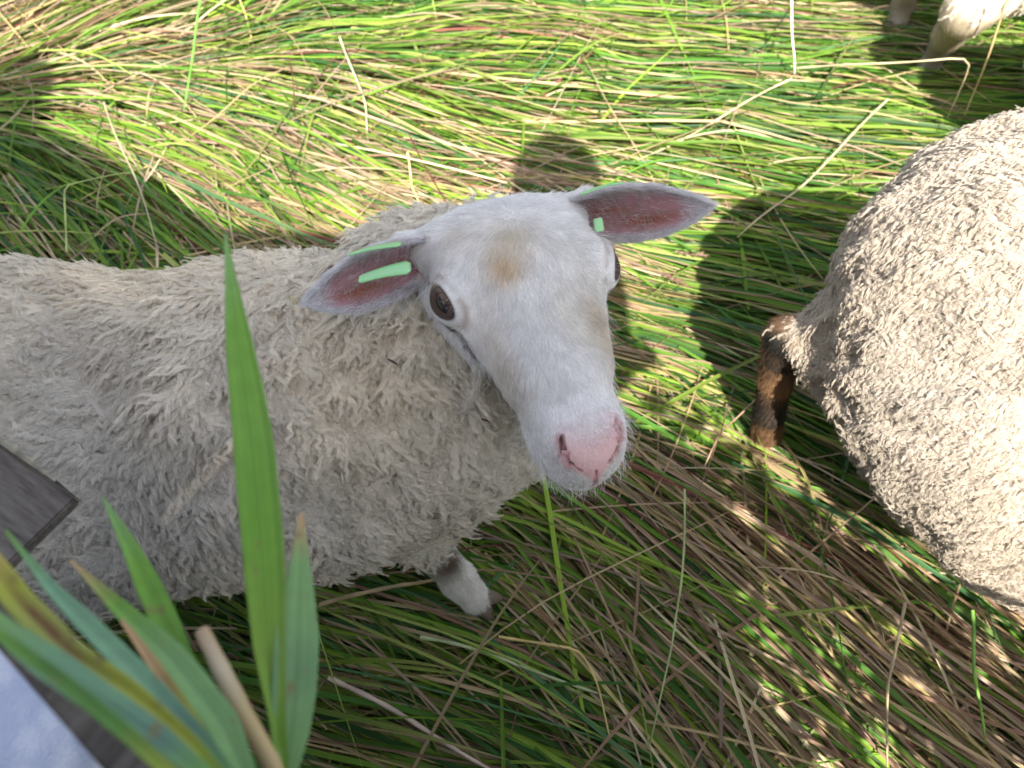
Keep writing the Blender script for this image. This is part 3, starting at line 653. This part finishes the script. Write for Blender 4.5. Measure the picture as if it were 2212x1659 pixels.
# ear tags: rounded, slightly bowed plates of mint plastic
def tagplate(pts, w1, w2, up, name, parent, th=.0009, bow=.0, marks=False):
    """plate from pts[0] to pts[1]; w1,w2 widths; up = face normal"""
    a, b = np.array(pts[0]), np.array(pts[1]); ax = norm(b - a); L = np.linalg.norm(b - a); up = norm(up - (up @ ax) * ax); sd = np.cross(up, ax)
    n = 24; u = np.linspace(0, 1, n); cw = np.interp(u, [0, .08, .5, .92, 1], [w1 * .7, w1, (w1 + w2) / 2, w2, w2 * .55]) / 2
    ce = a + ax * (u * L)[:, None] + up * (bow * np.sin(u * np.pi))[:, None]
    rows = [ce + sd * cw[:, None] * k + up * h for k, h in ((-1, 0), (-1, th), (-.5, th * 1.3), (.5, th * 1.3), (1, th), (1, 0), (.5, -th * .2), (-.5, -th * .2))]
    Vv = np.stack(rows, 1).reshape(-1, 3); i = np.arange(n - 1)[:, None] * 8; j = np.arange(8)[None]; j2 = (j + 1) % 8
    F = np.stack([i + j, i + j2, i + 8 + j2, i + 8 + j], -1).reshape(-1, 4); F = np.concatenate([F, [[0, 1, 2, 3], [0, 3, 4, 7], [4, 5, 6, 7]], np.array([[0, 1, 2, 3], [0, 3, 4, 7], [4, 5, 6, 7]])[:, ::-1] + (n - 1) * 8])
    o = mesh_np(name, Vv, F, M_tag, parent, smooth=False)
    if marks:
        V2, F2 = [], []; r = np.random.default_rng(5)
        for row in (-.35, .05, .4):
            for k in range(7):
                c = a + ax * L * (.2 + .09 * k) + sd * row * w1 * .7 + up * (th * 1.3 + .0003 + bow * math.sin((.2 + .09 * k) * np.pi)); l2 = .0014
                for s_ in range(2):
                    dd = ax * r.uniform(-1, 1) * l2 + sd * r.uniform(-1, 1) * l2; pp = np.cross(up, norm(dd)) * .00036
                    m = len(V2); V2 += [c - dd - pp, c + dd - pp, c + dd + pp, c - dd + pp]; F2.append([m, m + 1, m + 2, m + 3]); c = c + dd
        mesh_np('print', V2, F2, M_ink, o) if False else link(_raw('print', V2, F2, M_ink), o)
    return o
def _raw(name, V, F, m):
    me = bpy.data.meshes.new(name); me.from_pydata([tuple(map(float, v)) for v in V], [], [tuple(map(int, f)) for f in F]); me.materials.append(m); return bpy.data.objects.new(name, me)
def button(c, axis, r, h, name, parent):
    axis = norm(axis); s1 = norm(np.cross(axis, [0, 0, 1.])); s2 = np.cross(axis, s1); a = np.linspace(0, 2 * np.pi, 20, endpoint=False)
    rings = [(0, r), (h * .85, r), (h, r * .85), (h, 0.0001)]
    V = np.concatenate([c + axis * z + rr * (np.cos(a)[:, None] * s1 + np.sin(a)[:, None] * s2) for z, rr in rings]); i = np.arange(3)[:, None] * 20; j = np.arange(20)[None]; j2 = (j + 1) % 20
    return mesh_np(name, V, np.stack([i + j, i + j2, i + 20 + j2, i + 20 + j], -1).reshape(-1, 4), M_tag, parent)
t1 = tagplate((P(756, 551, .475), P(868, 528, .475)), .013, .020, np.array([0, .58, .80]), 'ear_tag', sheep, bow=.001, marks=True)
t2 = tagplate((P(776, 606, .455), P(888, 578, .455)), .012, .020, np.array([.05, .40, .90]), 'ear_tag', sheep, bow=.001)
t2b = button(P(856, 596, .452), np.array([.1, -.1, -1.]), .0052, .007, 'button', t2)
t3 = tagplate((P(1254, 422, .50), P(1345, 396, .50)), .012, .018, np.array([-.1, .62, .78]), 'ear_tag', sheep, bow=.0012)
t4 = tagplate((P(1291, 472, .470), P(1295, 501, .470)), .0058, .0062, norm(-ray(1300, 480)), 'ear_tag', sheep, bow=.0)
def on_wool(px, py):
    d = (SV - CAM); z = d @ FWD; x = CX + FPX * (d @ RT) / z; y = CY - FPX * (d @ UP) / z; k = (np.hypot(x - px, y - py) < 12) & (z > .2); return P(px, py, z[k].min() - .010)
for (a0, b0, wd_, cl_, nm, lb) in (((838, 776), (862, 790), .0022, (.10, .06, .04), 'seed_head', 'tiny dark seed head caught in the neck wool'), ((738, 1022), (741, 1046), .0016, (.80, .74, .58), 'straw_bit', 'short pale bit of straw caught in the chest wool'),
                                   ((1040, 905), (1062, 914), .0018, (.16, .10, .06), 'straw_bit', 'brown crumb of dry grass caught in the wool below the jaw'), ((628, 640), (650, 668), .0018, (.50, .42, .16), 'straw_bit', 'yellowish straw bit lying in the wool over the shoulder')):
    p0, p1 = on_wool(*a0), on_wool(*b0); p1 = p0 + norm(p1 - p0) * .009
    tag(strip_tube([p0, (p0 + p1) / 2 + [0, 0, .0008], p1], [wd_ * .6, wd_, wd_ * .5], cl_, nm), lb, 'plant debris', 'bits of plants caught in the wool')
# hooves of the visible leg
def hoof(c, d, parent, r=.013, ln=.034):
    d = norm(d); sd = norm(np.cross(d, [0, 0, 1.])); up = np.cross(sd, d)
    n = 10; a = np.linspace(0, 2 * np.pi, 14, endpoint=False); V = []
    for u in np.linspace(0, 1, n):
        rr = r * (1 - .15 * u - .6 * u ** 3); V.append(c + d * ln * u + rr * (np.cos(a)[:, None] * sd * .85 + np.sin(a)[:, None] * up * (1.05 - .3 * u)) - up * .004 * u)
    V = np.concatenate(V); i = np.arange(n - 1)[:, None] * 14; j = np.arange(14)[None]; j2 = (j + 1) % 14
    return mesh_np('hoof', V, np.stack([i + j, i + j2, i + 14 + j2, i + 14 + j], -1).reshape(-1, 4), M_hoof, parent)
for k in (-1, 1): _e = P(1086, 1288, .866) if k > 0 else P(1070, 1342, .866); _a = LT + (_e - LT) * .22; hoof(_a, _e - _a, sheep, r=.0120, ln=np.linalg.norm(_e - _a))
print('main sheep', time.time() - T0)

# ------------------------------------------------------------------ the other two sheep
_f = norm(np.array([-.55, .35, -.45])); SL2 = np.eye(3) - .72 * np.outer(_f, _f)
def other(name, s, label, colf, flow, ncl, per, lenw, legm, legcolf, wmaskf=None, h=.009, lo=None, hi=None, loc=(0, 0, 0), fur=9000):
    l, hh = s.bounds()
    if hi is not None: hh = np.minimum(hh, hi)
    V, Q = surface_nets(s, l, hh, h); Tt = to_tris(Q); V = project(s, V, 2)
    lm = legm(V)[:, None]; N = vnormals(V, Tt)
    V = V + N * (1 - lm) * (noise(V, 16, 15) * .005 + noise((V + .012 * noise(V, 12, 18)[:, None]) @ SL2, 52, 16) * .0065)[:, None]; N = vnormals(V, Tt)
    root = tag(empty(name, loc), label, 'sheep', 'sheep on the flattened grass')
    mesh_np('body', V - N * (1 - lm) * .0045, Tt, M_skin, root, cols=colf(V) * .85 * (1 - lm) + legcolf(V) * lm)
    wool('wool', V, Tt, N, flow, ncl, per, root, lambda c, n: (1 - legm(c)) * VIEW(c, n) * ((c[:, 0] < 1.25) * .95 + .05), lenw, colf, rad=.00021, spread=.0021, lift=.26, wave=.0062, amp=.0014)
    fuzz('leg_fur', V, Tt, N, lambda c, n: np.tile([[0, 0, -1.]], (len(c), 1)), fur, root, lambda c, n: legm(c) * VIEW(c, n), .010, legcolf, rad=.00022, lay=.4)
    return root
s2 = Sdf()
s2.cone((.52, .47, .38), (1.25, .30, .38), .175, .185, .05)
s2.ell((.54, .475, .405), (.215, .19, .18), .05)
s2.cone((1.15, .36, .45), (1.14, .52, .78), .13, .085, .05); s2.ell((1.14, .60, .82), (.07, .12, .07), .03); s2.cone((1.10, .56, .86), (1.00, .56, .87), .02, .012, .02); s2.cone((1.18, .56, .86), (1.28, .56, .87), .02, .012, .02)
HK = P(1700, 745, .84); HN = P(1662, 892, .950); HH = P(1650, 960, 1.06)
s2.cone((.52, .44, .36), HK + np.array([.035, -.02, .02]), .13, .040, .05)
s2.cone(HK + np.array([-.004, .004, .010]), HN, .0235, .0175, .02); s2.cone(HN, HH, .018, .022, .01)
s2.ell((.66, .345, .33), (.28, .18, .175), .05); s2.ell((.45, .40, .35), (.12, .13, .11), .05)
s2.cone((.64, .42, .30), (.64, .42, .12), .10, .026, .05); s2.cone((.64, .42, .12), (.65, .42, .03), .026, .02, .02)
s2.cone((1.15, .24, .3), (1.16, .24, .03), .08, .022, .05); s2.cone((1.15, .38, .3), (1.16, .38, .03), .08, .022, .05)
brown = lambda X: np.array([.18, .10, .052]) * (1 + .35 * noise(X, 40, 71)[:, None]) + np.array([-.14, -.07, -.03]) * sstep(.0, .45, noise(X, 26, 72))[:, None]
lm2 = lambda X: (1 - sstep(-.008, .012, ((X - HK - np.array([.012, -.008, .004])) @ norm(np.array([.7, -.35, .55]))) + noise(X, 60, 73) * .006)) * (X[:, 2] < .33) * (X[:, 0] < .45) + (X[:, 2] < .16) * (X[:, 0] > .45) * 1.
def flow2(c, n):
    f = np.tile([[-.55, .35, -.45]], (len(c), 1)); f[:, 0] += noise(c, 6, 81) * .25; f[:, 1] += noise(c, 6, 82) * .25; f[:, 2] += noise(c, 6, 83) * .25
    return f
wcol2 = lambda X: woolcol(X) * np.array([.70, .66, .64])
sheep2 = other('sheep', s2, 'sheep with a brown hind leg, its woolly rump cut off by the right edge', wcol2, flow2, 42000, 12, .015, lm2, brown, loc=(.6, .4, 0), fur=12000)

s3 = Sdf()
A3 = G(2090, 25, .26); B3 = G(2050, 75, .17); C3_ = G(2008, 140, .07); D3 = G(1998, 165, .045)
s3.cone(A3 + np.array([.10, .02, .10]), A3, .075, .038, .04); s3.cone(A3, B3, .038, .027, .02); s3.cone(B3, C3_, .024, .018, .02); s3.cone(C3_, D3, .021, .022, .01)
bo = A3 + np.array([.28, .12, .16])
s3.cone(bo + np.array([-.18, .10, .03]), bo + np.array([.75, -.05, .02]), .15, .17, .05)
s3.cone(A3 + np.array([.26, -.12, .08]), G(2215, 190, .05), .06, .024, .04)
F3 = G(1932, 75, .06); s3.cone(A3 + np.array([-.02, .22, .12]), F3 + np.array([.0, .02, .06]), .05, .022, .03); s3.cone(F3 + np.array([0, .02, .06]), F3 - np.array([0, 0, .02]), .022, .022, .01)
s3.cone(bo + np.array([.75, -.02, -.02]), bo + np.array([.75, -.1, -.38]), .08, .022, .05)
lm3 = lambda X: sstep(.295, .265, X[:, 2] + noise(X, 40, 6) * .01)
sheep3 = other('sheep', s3, 'sheep at the top right edge, only its tan legs and white belly in sight', woolcol,
               lambda c, n: np.tile([[-.3, -.2, -1.]], (len(c), 1)) + .4 * np.stack([noise(c, 6, 81), noise(c, 6, 82), noise(c, 6, 83)], 1), 2600, 12, .024, lm3,
               lambda X: .72 * np.array([.56, .46, .32]) * (1 + .1 * noise(X, 20, 91)[:, None]) * (.6 + .4 * sstep(.1, .2, X[:, 2]))[:, None] + np.array([.2, .22, .26]) * sstep(.12, .05, X[:, 2])[:, None], h=.010, loc=tuple(A3 * (1, 1, 0)), fur=9000)
print('other sheep', time.time() - T0)

s4 = Sdf(); s4.cone((1.00, .90, .47), (1.75, .95, .47), .165, .17, .05)  # fourth sheep: unseen, added for its shade on the far grass
for x_, y_ in ((.98, .84), (1.0, .97), (1.65, .86), (1.65, 1.02)): s4.cone((x_, y_, .40), (x_, y_, .15), .07, .024, .05); s4.cone((x_, y_, .15), (x_, y_, .02), .022, .022, .02)
s4.cone((1.75, .95, .52), (1.92, .97, .72), .12, .08, .05); s4.ell((2.0, .97, .76), (.12, .065, .07), .03)
other('sheep', s4, 'added sheep, unseen beyond the brown legged one, shading the grass at the top right', woolcol, flow2, 2500, 10, .015, legmask, lambda X: np.tile([[.6, .5, .35]], (len(X), 1)), h=.012, loc=(1.4, .9, 0), fur=500)
print('fourth sheep', time.time() - T0)

# ------------------------------------------------------------------ wooden fence in the lower left
M_wood = bpy.data.materials.new('weathered_wood'); M_wood.use_nodes = True
def wood_nodes(m, vec=(1, .12, 1), c1=(.060, .048, .040), c2=(.175, .150, .128)):
    t = m.node_tree; b = t.nodes['Principled BSDF']; b.inputs['Roughness'].default_value = .85
    tc = t.nodes.new('ShaderNodeTexCoord'); mp = t.nodes.new('ShaderNodeMapping'); mp.inputs['Scale'].default_value = vec
    n = t.nodes.new('ShaderNodeTexNoise'); n.inputs['Scale'].default_value = 220; n.inputs['Detail'].default_value = 8; n.inputs['Roughness'].default_value = .65
    rp = t.nodes.new('ShaderNodeValToRGB'); e = rp.color_ramp.elements; e[0].position = .36; e[0].color = (*c1, 1); e[1].position = .66; e[1].color = (*c2, 1)
    bp = t.nodes.new('ShaderNodeBump'); bp.inputs['Strength'].default_value = .9; bp.inputs['Distance'].default_value = .0015
    t.links.new(tc.outputs['Object'], mp.inputs[0]); t.links.new(mp.outputs[0], n.inputs['Vector']); t.links.new(n.outputs[0], rp.inputs[0])
    t.links.new(rp.outputs[0], b.inputs['Base Color']); t.links.new(n.outputs[0], bp.inputs['Height']); t.links.new(bp.outputs[0], b.inputs['Normal'])
wood_nodes(M_wood)
M_woodedge = bpy.data.materials.new('wood_edge'); M_woodedge.use_nodes = True; wood_nodes(M_woodedge, c1=(.20, .18, .13), c2=(.38, .35, .26))
import bmesh
def plank(name, o, ex, ey, ez, parent, cracks=0, seed=0):
    """box from corner o along three edge vectors, bevelled; local x = ex"""
    o, ex, ey, ez = map(np.array, (o, ex, ey, ez)); R = np.stack([norm(ex), norm(ey), norm(ez)], 1); L = [np.linalg.norm(v) for v in (ex, ey, ez)]
    bm = bmesh.new(); r = np.random.default_rng(seed)
    bmesh.ops.create_cube(bm, size=1)
    for v in bm.verts: v.co = Vector([(v.co[i] + .5) * L[i] for i in range(3)])
    bmesh.ops.bevel(bm, geom=list(bm.edges), offset=.0018, segments=2, affect='EDGES')
    bmesh.ops.triangulate(bm, faces=[f for f in bm.faces if len(f.verts) > 4])
    me = bpy.data.meshes.new(name); bm.to_mesh(me); bm.free(); me.materials.append(M_wood)
    ob = bpy.data.objects.new(name, me); ob.location = o; 
    from mathutils import Matrix
    ob.rotation_euler = Matrix(R.tolist()).to_euler(); return link(ob, parent)
fence = tag(empty('wooden_fence', (-.45, .1, 0)), 'weathered grey wooden fence with a diagonal rail in the lower left corner', 'fence')
def slab(name, corners, thick, mat, parent):
    c = [np.array(p, float) for p in corners]; o = c[0]; ex, ey = c[1] - c[0], c[-1] - c[0]; ax = norm(ex); az = norm(np.cross(ex, ey)); ay = np.cross(az, ax)
    R_ = np.stack([ax, ay, az], 1); loc = [R_.T @ (p - o) for p in c]; n = len(c); sg = 1 if az[2] > 0 else -1
    bm = bmesh.new(); top = [bm.verts.new(p) for p in loc]; f = bm.faces.new(top)
    r = bmesh.ops.extrude_face_region(bm, geom=[f]); bmesh.ops.translate(bm, verts=[v for v in r['geom'] if isinstance(v, bmesh.types.BMVert)], vec=(0, 0, -thick * sg))
    bmesh.ops.bevel(bm, geom=list(bm.edges), offset=.0012, segments=2, affect='EDGES'); bmesh.ops.recalc_face_normals(bm, faces=list(bm.faces))
    me = bpy.data.meshes.new(name); bm.to_mesh(me); bm.free(); me.materials.append(mat); ob = bpy.data.objects.new(name, me); ob.location = o
    from mathutils import Matrix
    ob.rotation_euler = Matrix(R_.tolist()).to_euler(); return link(ob, parent)
zt = .60
slab('board', [G(163, 1076, zt), G(-170, 1400, zt), G(-420, 1100, zt), G(-120, 878, zt)], .007, M_wood, fence)
slab('edge_strip', [G(165, 1073, zt + .003), G(-120, 875, zt + .003), G(-125, 855, zt + .003), G(60, 985, zt + .003)], .010, M_woodedge, fence)
pc = G(-260, 1120, 0.0); plank('post', np.array([pc[0] - .05, pc[1] - .05, 0]), (.09, 0, 0), (0, .09, 0), (0, 0, zt - .022), fence)
zr = .73
slab('rail', [G(-160, 1165, zr), G(620, 1810, zr), G(330, 1790, zr), G(-160, 1225, zr)], .018, M_wood, fence)
# an unseen board screen, added and cut so its shade lies over the sheep
screen = tag(empty('shade_screen', (-.4, -.38, 0)), 'added grey board screen, unseen behind the camera, shaped to shade the sheep', 'screen')
def prism(name, poly, y, th, mat, parent):
    n = len(poly); V = [(x, y, z) for x, z in poly] + [(x, y - th, z) for x, z in poly]
    F = [tuple(range(n)), tuple(range(2 * n - 1, n - 1, -1))] + [(i, i + n, (i + 1) % n + n, (i + 1) % n) for i in range(n)]
    return link(_raw(name, V, F, mat), parent)
K_ = 1.082; ys = -.38; sh = lambda x, z: (x + .006, z + .119)          # points given in the plane y = -.27
prism('board', [sh(-1.4, 0), sh(-.265, 0), sh(-.262, .970), sh(-.155, 1.121), sh(-.155, 1.355), sh(-.43, 1.38), sh(-.62, 1.54), sh(-.95, 1.78), sh(-1.4, 1.80)], ys, .02, M_wood, screen)
prism('board', [sh(-.30, 0), sh(.30, 0), sh(.30, .90), sh(.20, 1.0), sh(.16, 1.28), sh(-.06, 1.355), sh(-.19, 1.355), sh(-.19, 1.15), sh(-.1528, 1.1248), sh(-.2602, .9741), sh(-.30, .955)], ys - .022, .02, M_wood, screen)  # slanted gap left between the boards to throw the sun streak
bush = tag(empty('bush', (.95, -.30, 0)), 'added leafy bush, unseen behind the camera, shading the grass at the lower right', 'bush')  # unseen bush, added and outlined for the broken shade it casts
r = np.random.default_rng(9); n = 5200; x = r.uniform(.24, 1.9, n); top = np.interp(x, [.24, .32, .41, .53, .63, .8, 1.9], [1.0, .90, .84, .69, .60, .50, .42]); z = top * (1 - r.random(n) ** 1.5) ; y = -.30 + r.normal(0, .05, n)
c = np.stack([x, y, z], 1); a = norm(r.normal(0, 1, (n, 3))); b = norm(np.cross(a, r.normal(0, 1, (n, 3)))); l = r.uniform(.02, .035, n)[:, None]
Vb = np.stack([c - a * l, c + b * l * .42, c + a * l, c - b * l * .42], 1).reshape(-1, 3)
mesh_np('foliage', Vb, np.arange(4 * n).reshape(-1, 4), M_grass, bush, cols=np.repeat(np.array([[.08, .20, .03]]) * r.uniform(.6, 1.5, (n, 1)), 4, 0), smooth=False)
for i in range(9): strip_tube([(.5 + .15 * i, -.30, 0), (.52 + .15 * i, -.32, .25), (.55 + .14 * i, -.29, .45)], [.012, .008, .004], (.14, .10, .06), 'branch', bush)

# ------------------------------------------------------------------ reed plant close to the lens
V_leaf = []
def leafstrip(path, width, cols, parent, fold=.35, name='leaf', K=70, blot=None):
    pts = np.array([P(x, y, d) for x, y, d in path]); m = len(pts); tt = np.r_[0, np.cumsum(np.linalg.norm(np.diff(pts, axis=0), axis=1))]; tt /= tt[-1]
    q = np.linspace(0, 1, K); pp = np.stack([np.interp(q, tt, pts[:, i]) for i in range(3)], 1)
    for _ in range(3): pp[1:-1] = (pp[:-2] + 2 * pp[1:-1] + pp[2:]) / 4
    dep = np.interp(q, tt, [d for _, _, d in path]); ww = np.interp(q, np.linspace(0, 1, len(width)), width) * (1. if path[0][0] > 450 else .88) / FPX * dep / 2
    T = norm(np.gradient(pp, axis=0)); vd = norm(CAM + np.array([.03, .04, .02]) - pp); sd = norm(np.cross(T, vd)); up = np.cross(sd, T)
    nv = 21; v = np.linspace(-1, 1, nv); rows = pp[:, None] + sd[:, None] * (ww[:, None] * v)[..., None] + up[:, None] * ((np.abs(v) * fold)[None] * ww[:, None])[..., None]
    Vt = rows.reshape(-1, 3); i = np.arange(K - 1)[:, None] * nv; j = np.arange(nv - 1)[None]; F = np.stack([i + j, i + j + 1, i + nv + j + 1, i + nv + j], -1).reshape(-1, 4)
    up2 = np.repeat(up, nv, 0); n = len(Vt); Vb = Vt - up2 * .00035
    bd = np.array(list(range(nv)) + [k * nv + nv - 1 for k in range(1, K)] + [(K - 1) * nv + k for k in range(nv - 2, -1, -1)] + [k * nv for k in range(K - 2, 0, -1)]); b2 = np.roll(bd, -1)
    FF = np.concatenate([F, F[:, ::-1] + n, np.stack([bd, bd + n, b2 + n, b2], 1)])
    cc = np.stack([np.interp(q, np.linspace(0, 1, len(cols)), np.array(cols)[:, k]) for k in range(3)], 1)
    _r = np.random.default_rng(len(V_leaf)); V_leaf.append(1)
    cc = np.repeat(cc, nv, 0) * np.tile(1 + _r.uniform(-.16, .16, nv) - .18 * (np.abs(v) < .06), K)[:, None]
    sp_ = noise(Vt, 330, 77 + len(V_leaf))[:, None]; qq = np.repeat(q, nv)[:, None]; cc = cc * (1 + .08 * sp_)
    spot = sstep(.70, .88, noise(Vt, 210, 99))[:, None] * .7; cc = cc * (1 - spot) + np.array([.30, .22, .08]) * spot
    if blot: m = np.exp(-((np.tile(v, K)[:, None] + .15) / .38) ** 2 - ((qq - blot[0]) / blot[1]) ** 2) * (1 + .3 * sp_); cc = cc * (1 - m.clip(0, 1)) + np.array([.24, .11, .035]) * m.clip(0, 1)
    return mesh_np(name, np.concatenate([Vt, Vb]), FF, M_reed, parent, cols=np.concatenate([cc, cc]))
reed = tag(empty('reed_plant', (-.10, -.02, .0)), 'green reed with long pointed leaves, blurred close up at the lower left', 'reed')
Gn, Gy, Bl, Br, Ye, Or = (.22, .44, .06), (.28, .48, .18), (.26, .47, .27), (.24, .13, .05), (.44, .46, .05), (.70, .44, .22)
leafstrip([(486, 500, .285), (510, 700, .275), (545, 950, .262), (568, 1200, .25), (580, 1400, .24), (600, 1560, .232), (612, 1720, .228)], [3, 26, 52, 72, 84, 86, 84, 66, 34, 22], [Gy, Gn, Gn, (.20, .42, .04), (.26, .42, .05), Gn], reed, .45)
leafstrip([(651, 1110, .262), (646, 1250, .252), (640, 1400, .243), (632, 1530, .236), (612, 1700, .228)], [8, 34, 66, 92, 94, 80, 40], [Or, Gy, Gy, (.22, .40, .17), Gy, Gy], reed, .25)
leafstrip([(221, 1072, .27), (285, 1190, .262), (345, 1320, .252), (400, 1450, .24), (480, 1590, .23), (560, 1740, .225)], [3, 34, 58, 64, 60, 40, 22], [Gy, Gn, Gn, (.14, .32, .05), Gn], reed, .3)
leafstrip([(150, 1208, .25), (255, 1310, .24), (370, 1420, .228), (480, 1560, .215), (560, 1740, .205)], [3, 30, 58, 74, 72, 34], [Or, Gn, Gy, Gy, Gy], reed, .25)
leafstrip([(12, 1145, .24), (110, 1270, .228), (230, 1390, .215), (340, 1500, .205), (440, 1610, .198), (540, 1740, .195)], [4, 24, 46, 52, 48, 32], [Gn, Bl, Bl, Bl, (.16, .30, .22), Gn], reed, .25)
leafstrip([(-70, 1150, .22), (40, 1300, .208), (150, 1410, .198), (290, 1500, .19), (420, 1610, .185), (520, 1740, .182)], [40, 62, 66, 52, 36, 26], [Or, Ye, (.40, .42, .10), Ye, Ye, Gn], reed, .3, blot=(.38, .16))
leafstrip([(-80, 1290, .20), (60, 1400, .19), (200, 1500, .182), (340, 1590, .176), (470, 1700, .172)], [30, 52, 76, 74, 56, 40], [Gn, Gy, Bl, Bl, (.16, .30, .22), Gn], reed, .2)
leafstrip([(-60, 1330, .185), (120, 1460, .178), (280, 1590, .172), (420, 1720, .168)], [18, 30, 36, 30], [Gn, (.12, .26, .05), (.12, .28, .05), Ye], reed, .3)
leafstrip([(262, 1338, .235), (325, 1425, .226), (390, 1520, .215), (450, 1620, .206), (510, 1740, .2)], [8, 24, 30, 36, 30], [Or, Or, (.44, .30, .10), Ye, Ye, Gn], reed, .3)
leafstrip([(505, 1590, .25), (560, 1670, .245), (620, 1760, .24)], [4, 26, 20], [Gn, (.10, .24, .06), Gn], reed, .3)
st_top = P(606, 1690, .229)
strip_tube([st_top, P(640, 1850, .26), np.array([st_top[0] + .03, st_top[1] + .02, .0])], [.005, .006, .007], (.20, .34, .08), 'stem', reed)
cut = strip_tube([P(436, 1362, .245), P(482, 1455, .238), P(535, 1555, .231), P(592, 1660, .226), P(640, 1800, .23)], [.0048, .0058, .0056, .0056, .0056], [(.52, .36, .22), (.72, .58, .40), (.60, .44, .20), (.54, .40, .20), (.42, .36, .14)], 'dry_reed_stem', sides=14)
tag(cut, 'cut tan reed stem, blurred, between the green reed leaves', 'reed stem')
print('reeds', time.time() - T0)

# ------------------------------------------------------------------ the people at the fence whose shade falls on the sheep
def person(name, x, y, h, shirt, legs, label, arms, hip=None, wide=1., hx=0.):
    k = h / 1.72
    s = Sdf(); Z = lambda z: z * k
    s.cone((x - .10 * wide, y, Z(.92)), (x - .11 * wide, y - .02, Z(.50)), .085, .06, .03); s.cone((x - .11 * wide, y - .02, Z(.50)), (x - .12 * wide, y - .03, Z(.08)), .06, .042, .02); s.cone((x - .12 * wide, y - .03, Z(.05)), (x - .13 * wide, y + .12, Z(.04)), .045, .035, .02)
    s.cone((x + .10 * wide, y, Z(.92)), (x + .11 * wide, y - .02, Z(.50)), .085, .06, .03); s.cone((x + .11 * wide, y - .02, Z(.50)), (x + .12 * wide, y - .03, Z(.08)), .06, .042, .02); s.cone((x + .12 * wide, y - .03, Z(.05)), (x + .13 * wide, y + .12, Z(.04)), .045, .035, .02)
    s.ell((x, y, Z(.95)), (.17 * wide, .11, .14), .05); s.ell((x, y, Z(1.18)), (.165 * wide, .105, .22), .06); s.cone((x - .15 * wide, y, Z(1.41)), (x + .15 * wide, y, Z(1.41)), .062, .062, .05)
    s.cone((x, y, Z(1.40)), (x + hx * .6, y + .03, Z(1.53)), .055, .05, .03); s.ell((x + hx, y + .05, Z(1.62)), (.082, .095, .115), .02)
    s.cone((x + hx, y + .14, Z(1.60)), (x + hx, y + .15, Z(1.585)), .010, .014, .01)
    for q, (el, ha) in zip((-1, 1), arms):
        sh = np.array([x + q * .18 * wide, y, Z(1.37)]); s.cone(sh, el, .050, .042, .03); s.cone(el, ha, .042, .027, .02)
        d = norm(np.array(ha) - np.array(el)); sd = norm(np.cross(d, [0, 0, 1.]))
        s.cone(ha, ha + d * .05, .030, .032, .01)
        for f in range(4):
            b = ha + d * .07 + sd * (f - 1.5) * .019; m_ = b + d * .035 - np.array([0, 0, .012]); s.cone(b - d * .02, m_, .009, .008, .004); s.cone(m_, m_ + d * (.02 + .006 * (f in (1, 2))) - np.array([0, 0, .02]), .008, .007, .004)
        s.cone(ha + d * .015 - sd * q * .02, ha + d * .05 - sd * q * .05, .011, .009, .006)
    lo, hi = s.bounds(); V, Q = surface_nets(s, lo, hi, .012); V = project(s, V, 1)
    z = V[:, 2] / k; c = np.tile([[.55, .36, .27]], (len(V), 1)); c[(z > .12) & (z < .98)] = legs; c[z <= .10] = (.1, .08, .06)
    t = (z >= .98) & (z < 1.46) & (np.linalg.norm(V[:, :2] - [x, y], axis=1) < .40 * wide); c[t] = shirt
    hairm = (z > 1.62 - .04) & (V[:, 1] < y + .07) | (z > 1.69); c[hairm] = (.10, .06, .035)
    root = tag(empty(name, (x, y, 0)), label, 'person'); mesh_np('body', V, Q, mat_basic('cloth_' + str(int(h * 100)), (0, 0, 0), .85, .15, attr=True, bump=.4, bscale=120), root, cols=c)
    return root
person('person', .045, -.27, 1.53, (.10, .14, .22), (.08, .09, .13), 'photographer in a dark blue shirt leaning over the fence', [((-.08, -.22, 1.10), (-.02, -.12, 1.02)), ((.185, -.25, 1.05), (.20, -.12, .92))], wide=.80, hx=.10)
pb = person('person', -.93, -.27, 1.84, (.30, .30, .30), (.36, .42, .60), 'person in faded pale blue jeans standing beside the fence at the lower left corner', [((-1.25, -.22, 1.20), (-1.18, -.06, .98)), ((-.50, -.24, 1.33), (-.44, -.10, 1.12))], wide=1.45)
# trouser leg that shows in the corner
sj = Sdf(); sj.cone((-.70, -.22, .88), (-.315, .055, .50), .10, .085, .04); sj.cone((-.315, .055, .50), (-.35, .0, .02), .080, .062, .03)
Vj, Qj = surface_nets(sj, *sj.bounds(), .007); Vj = project(sj, Vj, 2)
Nj = vnormals(Vj, to_tris(Qj)); Vj = Vj + Nj * (np.sin((Vj @ np.array([60, -75, 95.])) + noise(Vj, 12, 3) * 4) * .0022 + noise(Vj, 30, 4) * .003)[:, None]
mesh_np('trouser_leg', Vj, Qj, M_denim, pb)
print('done', time.time() - T0)
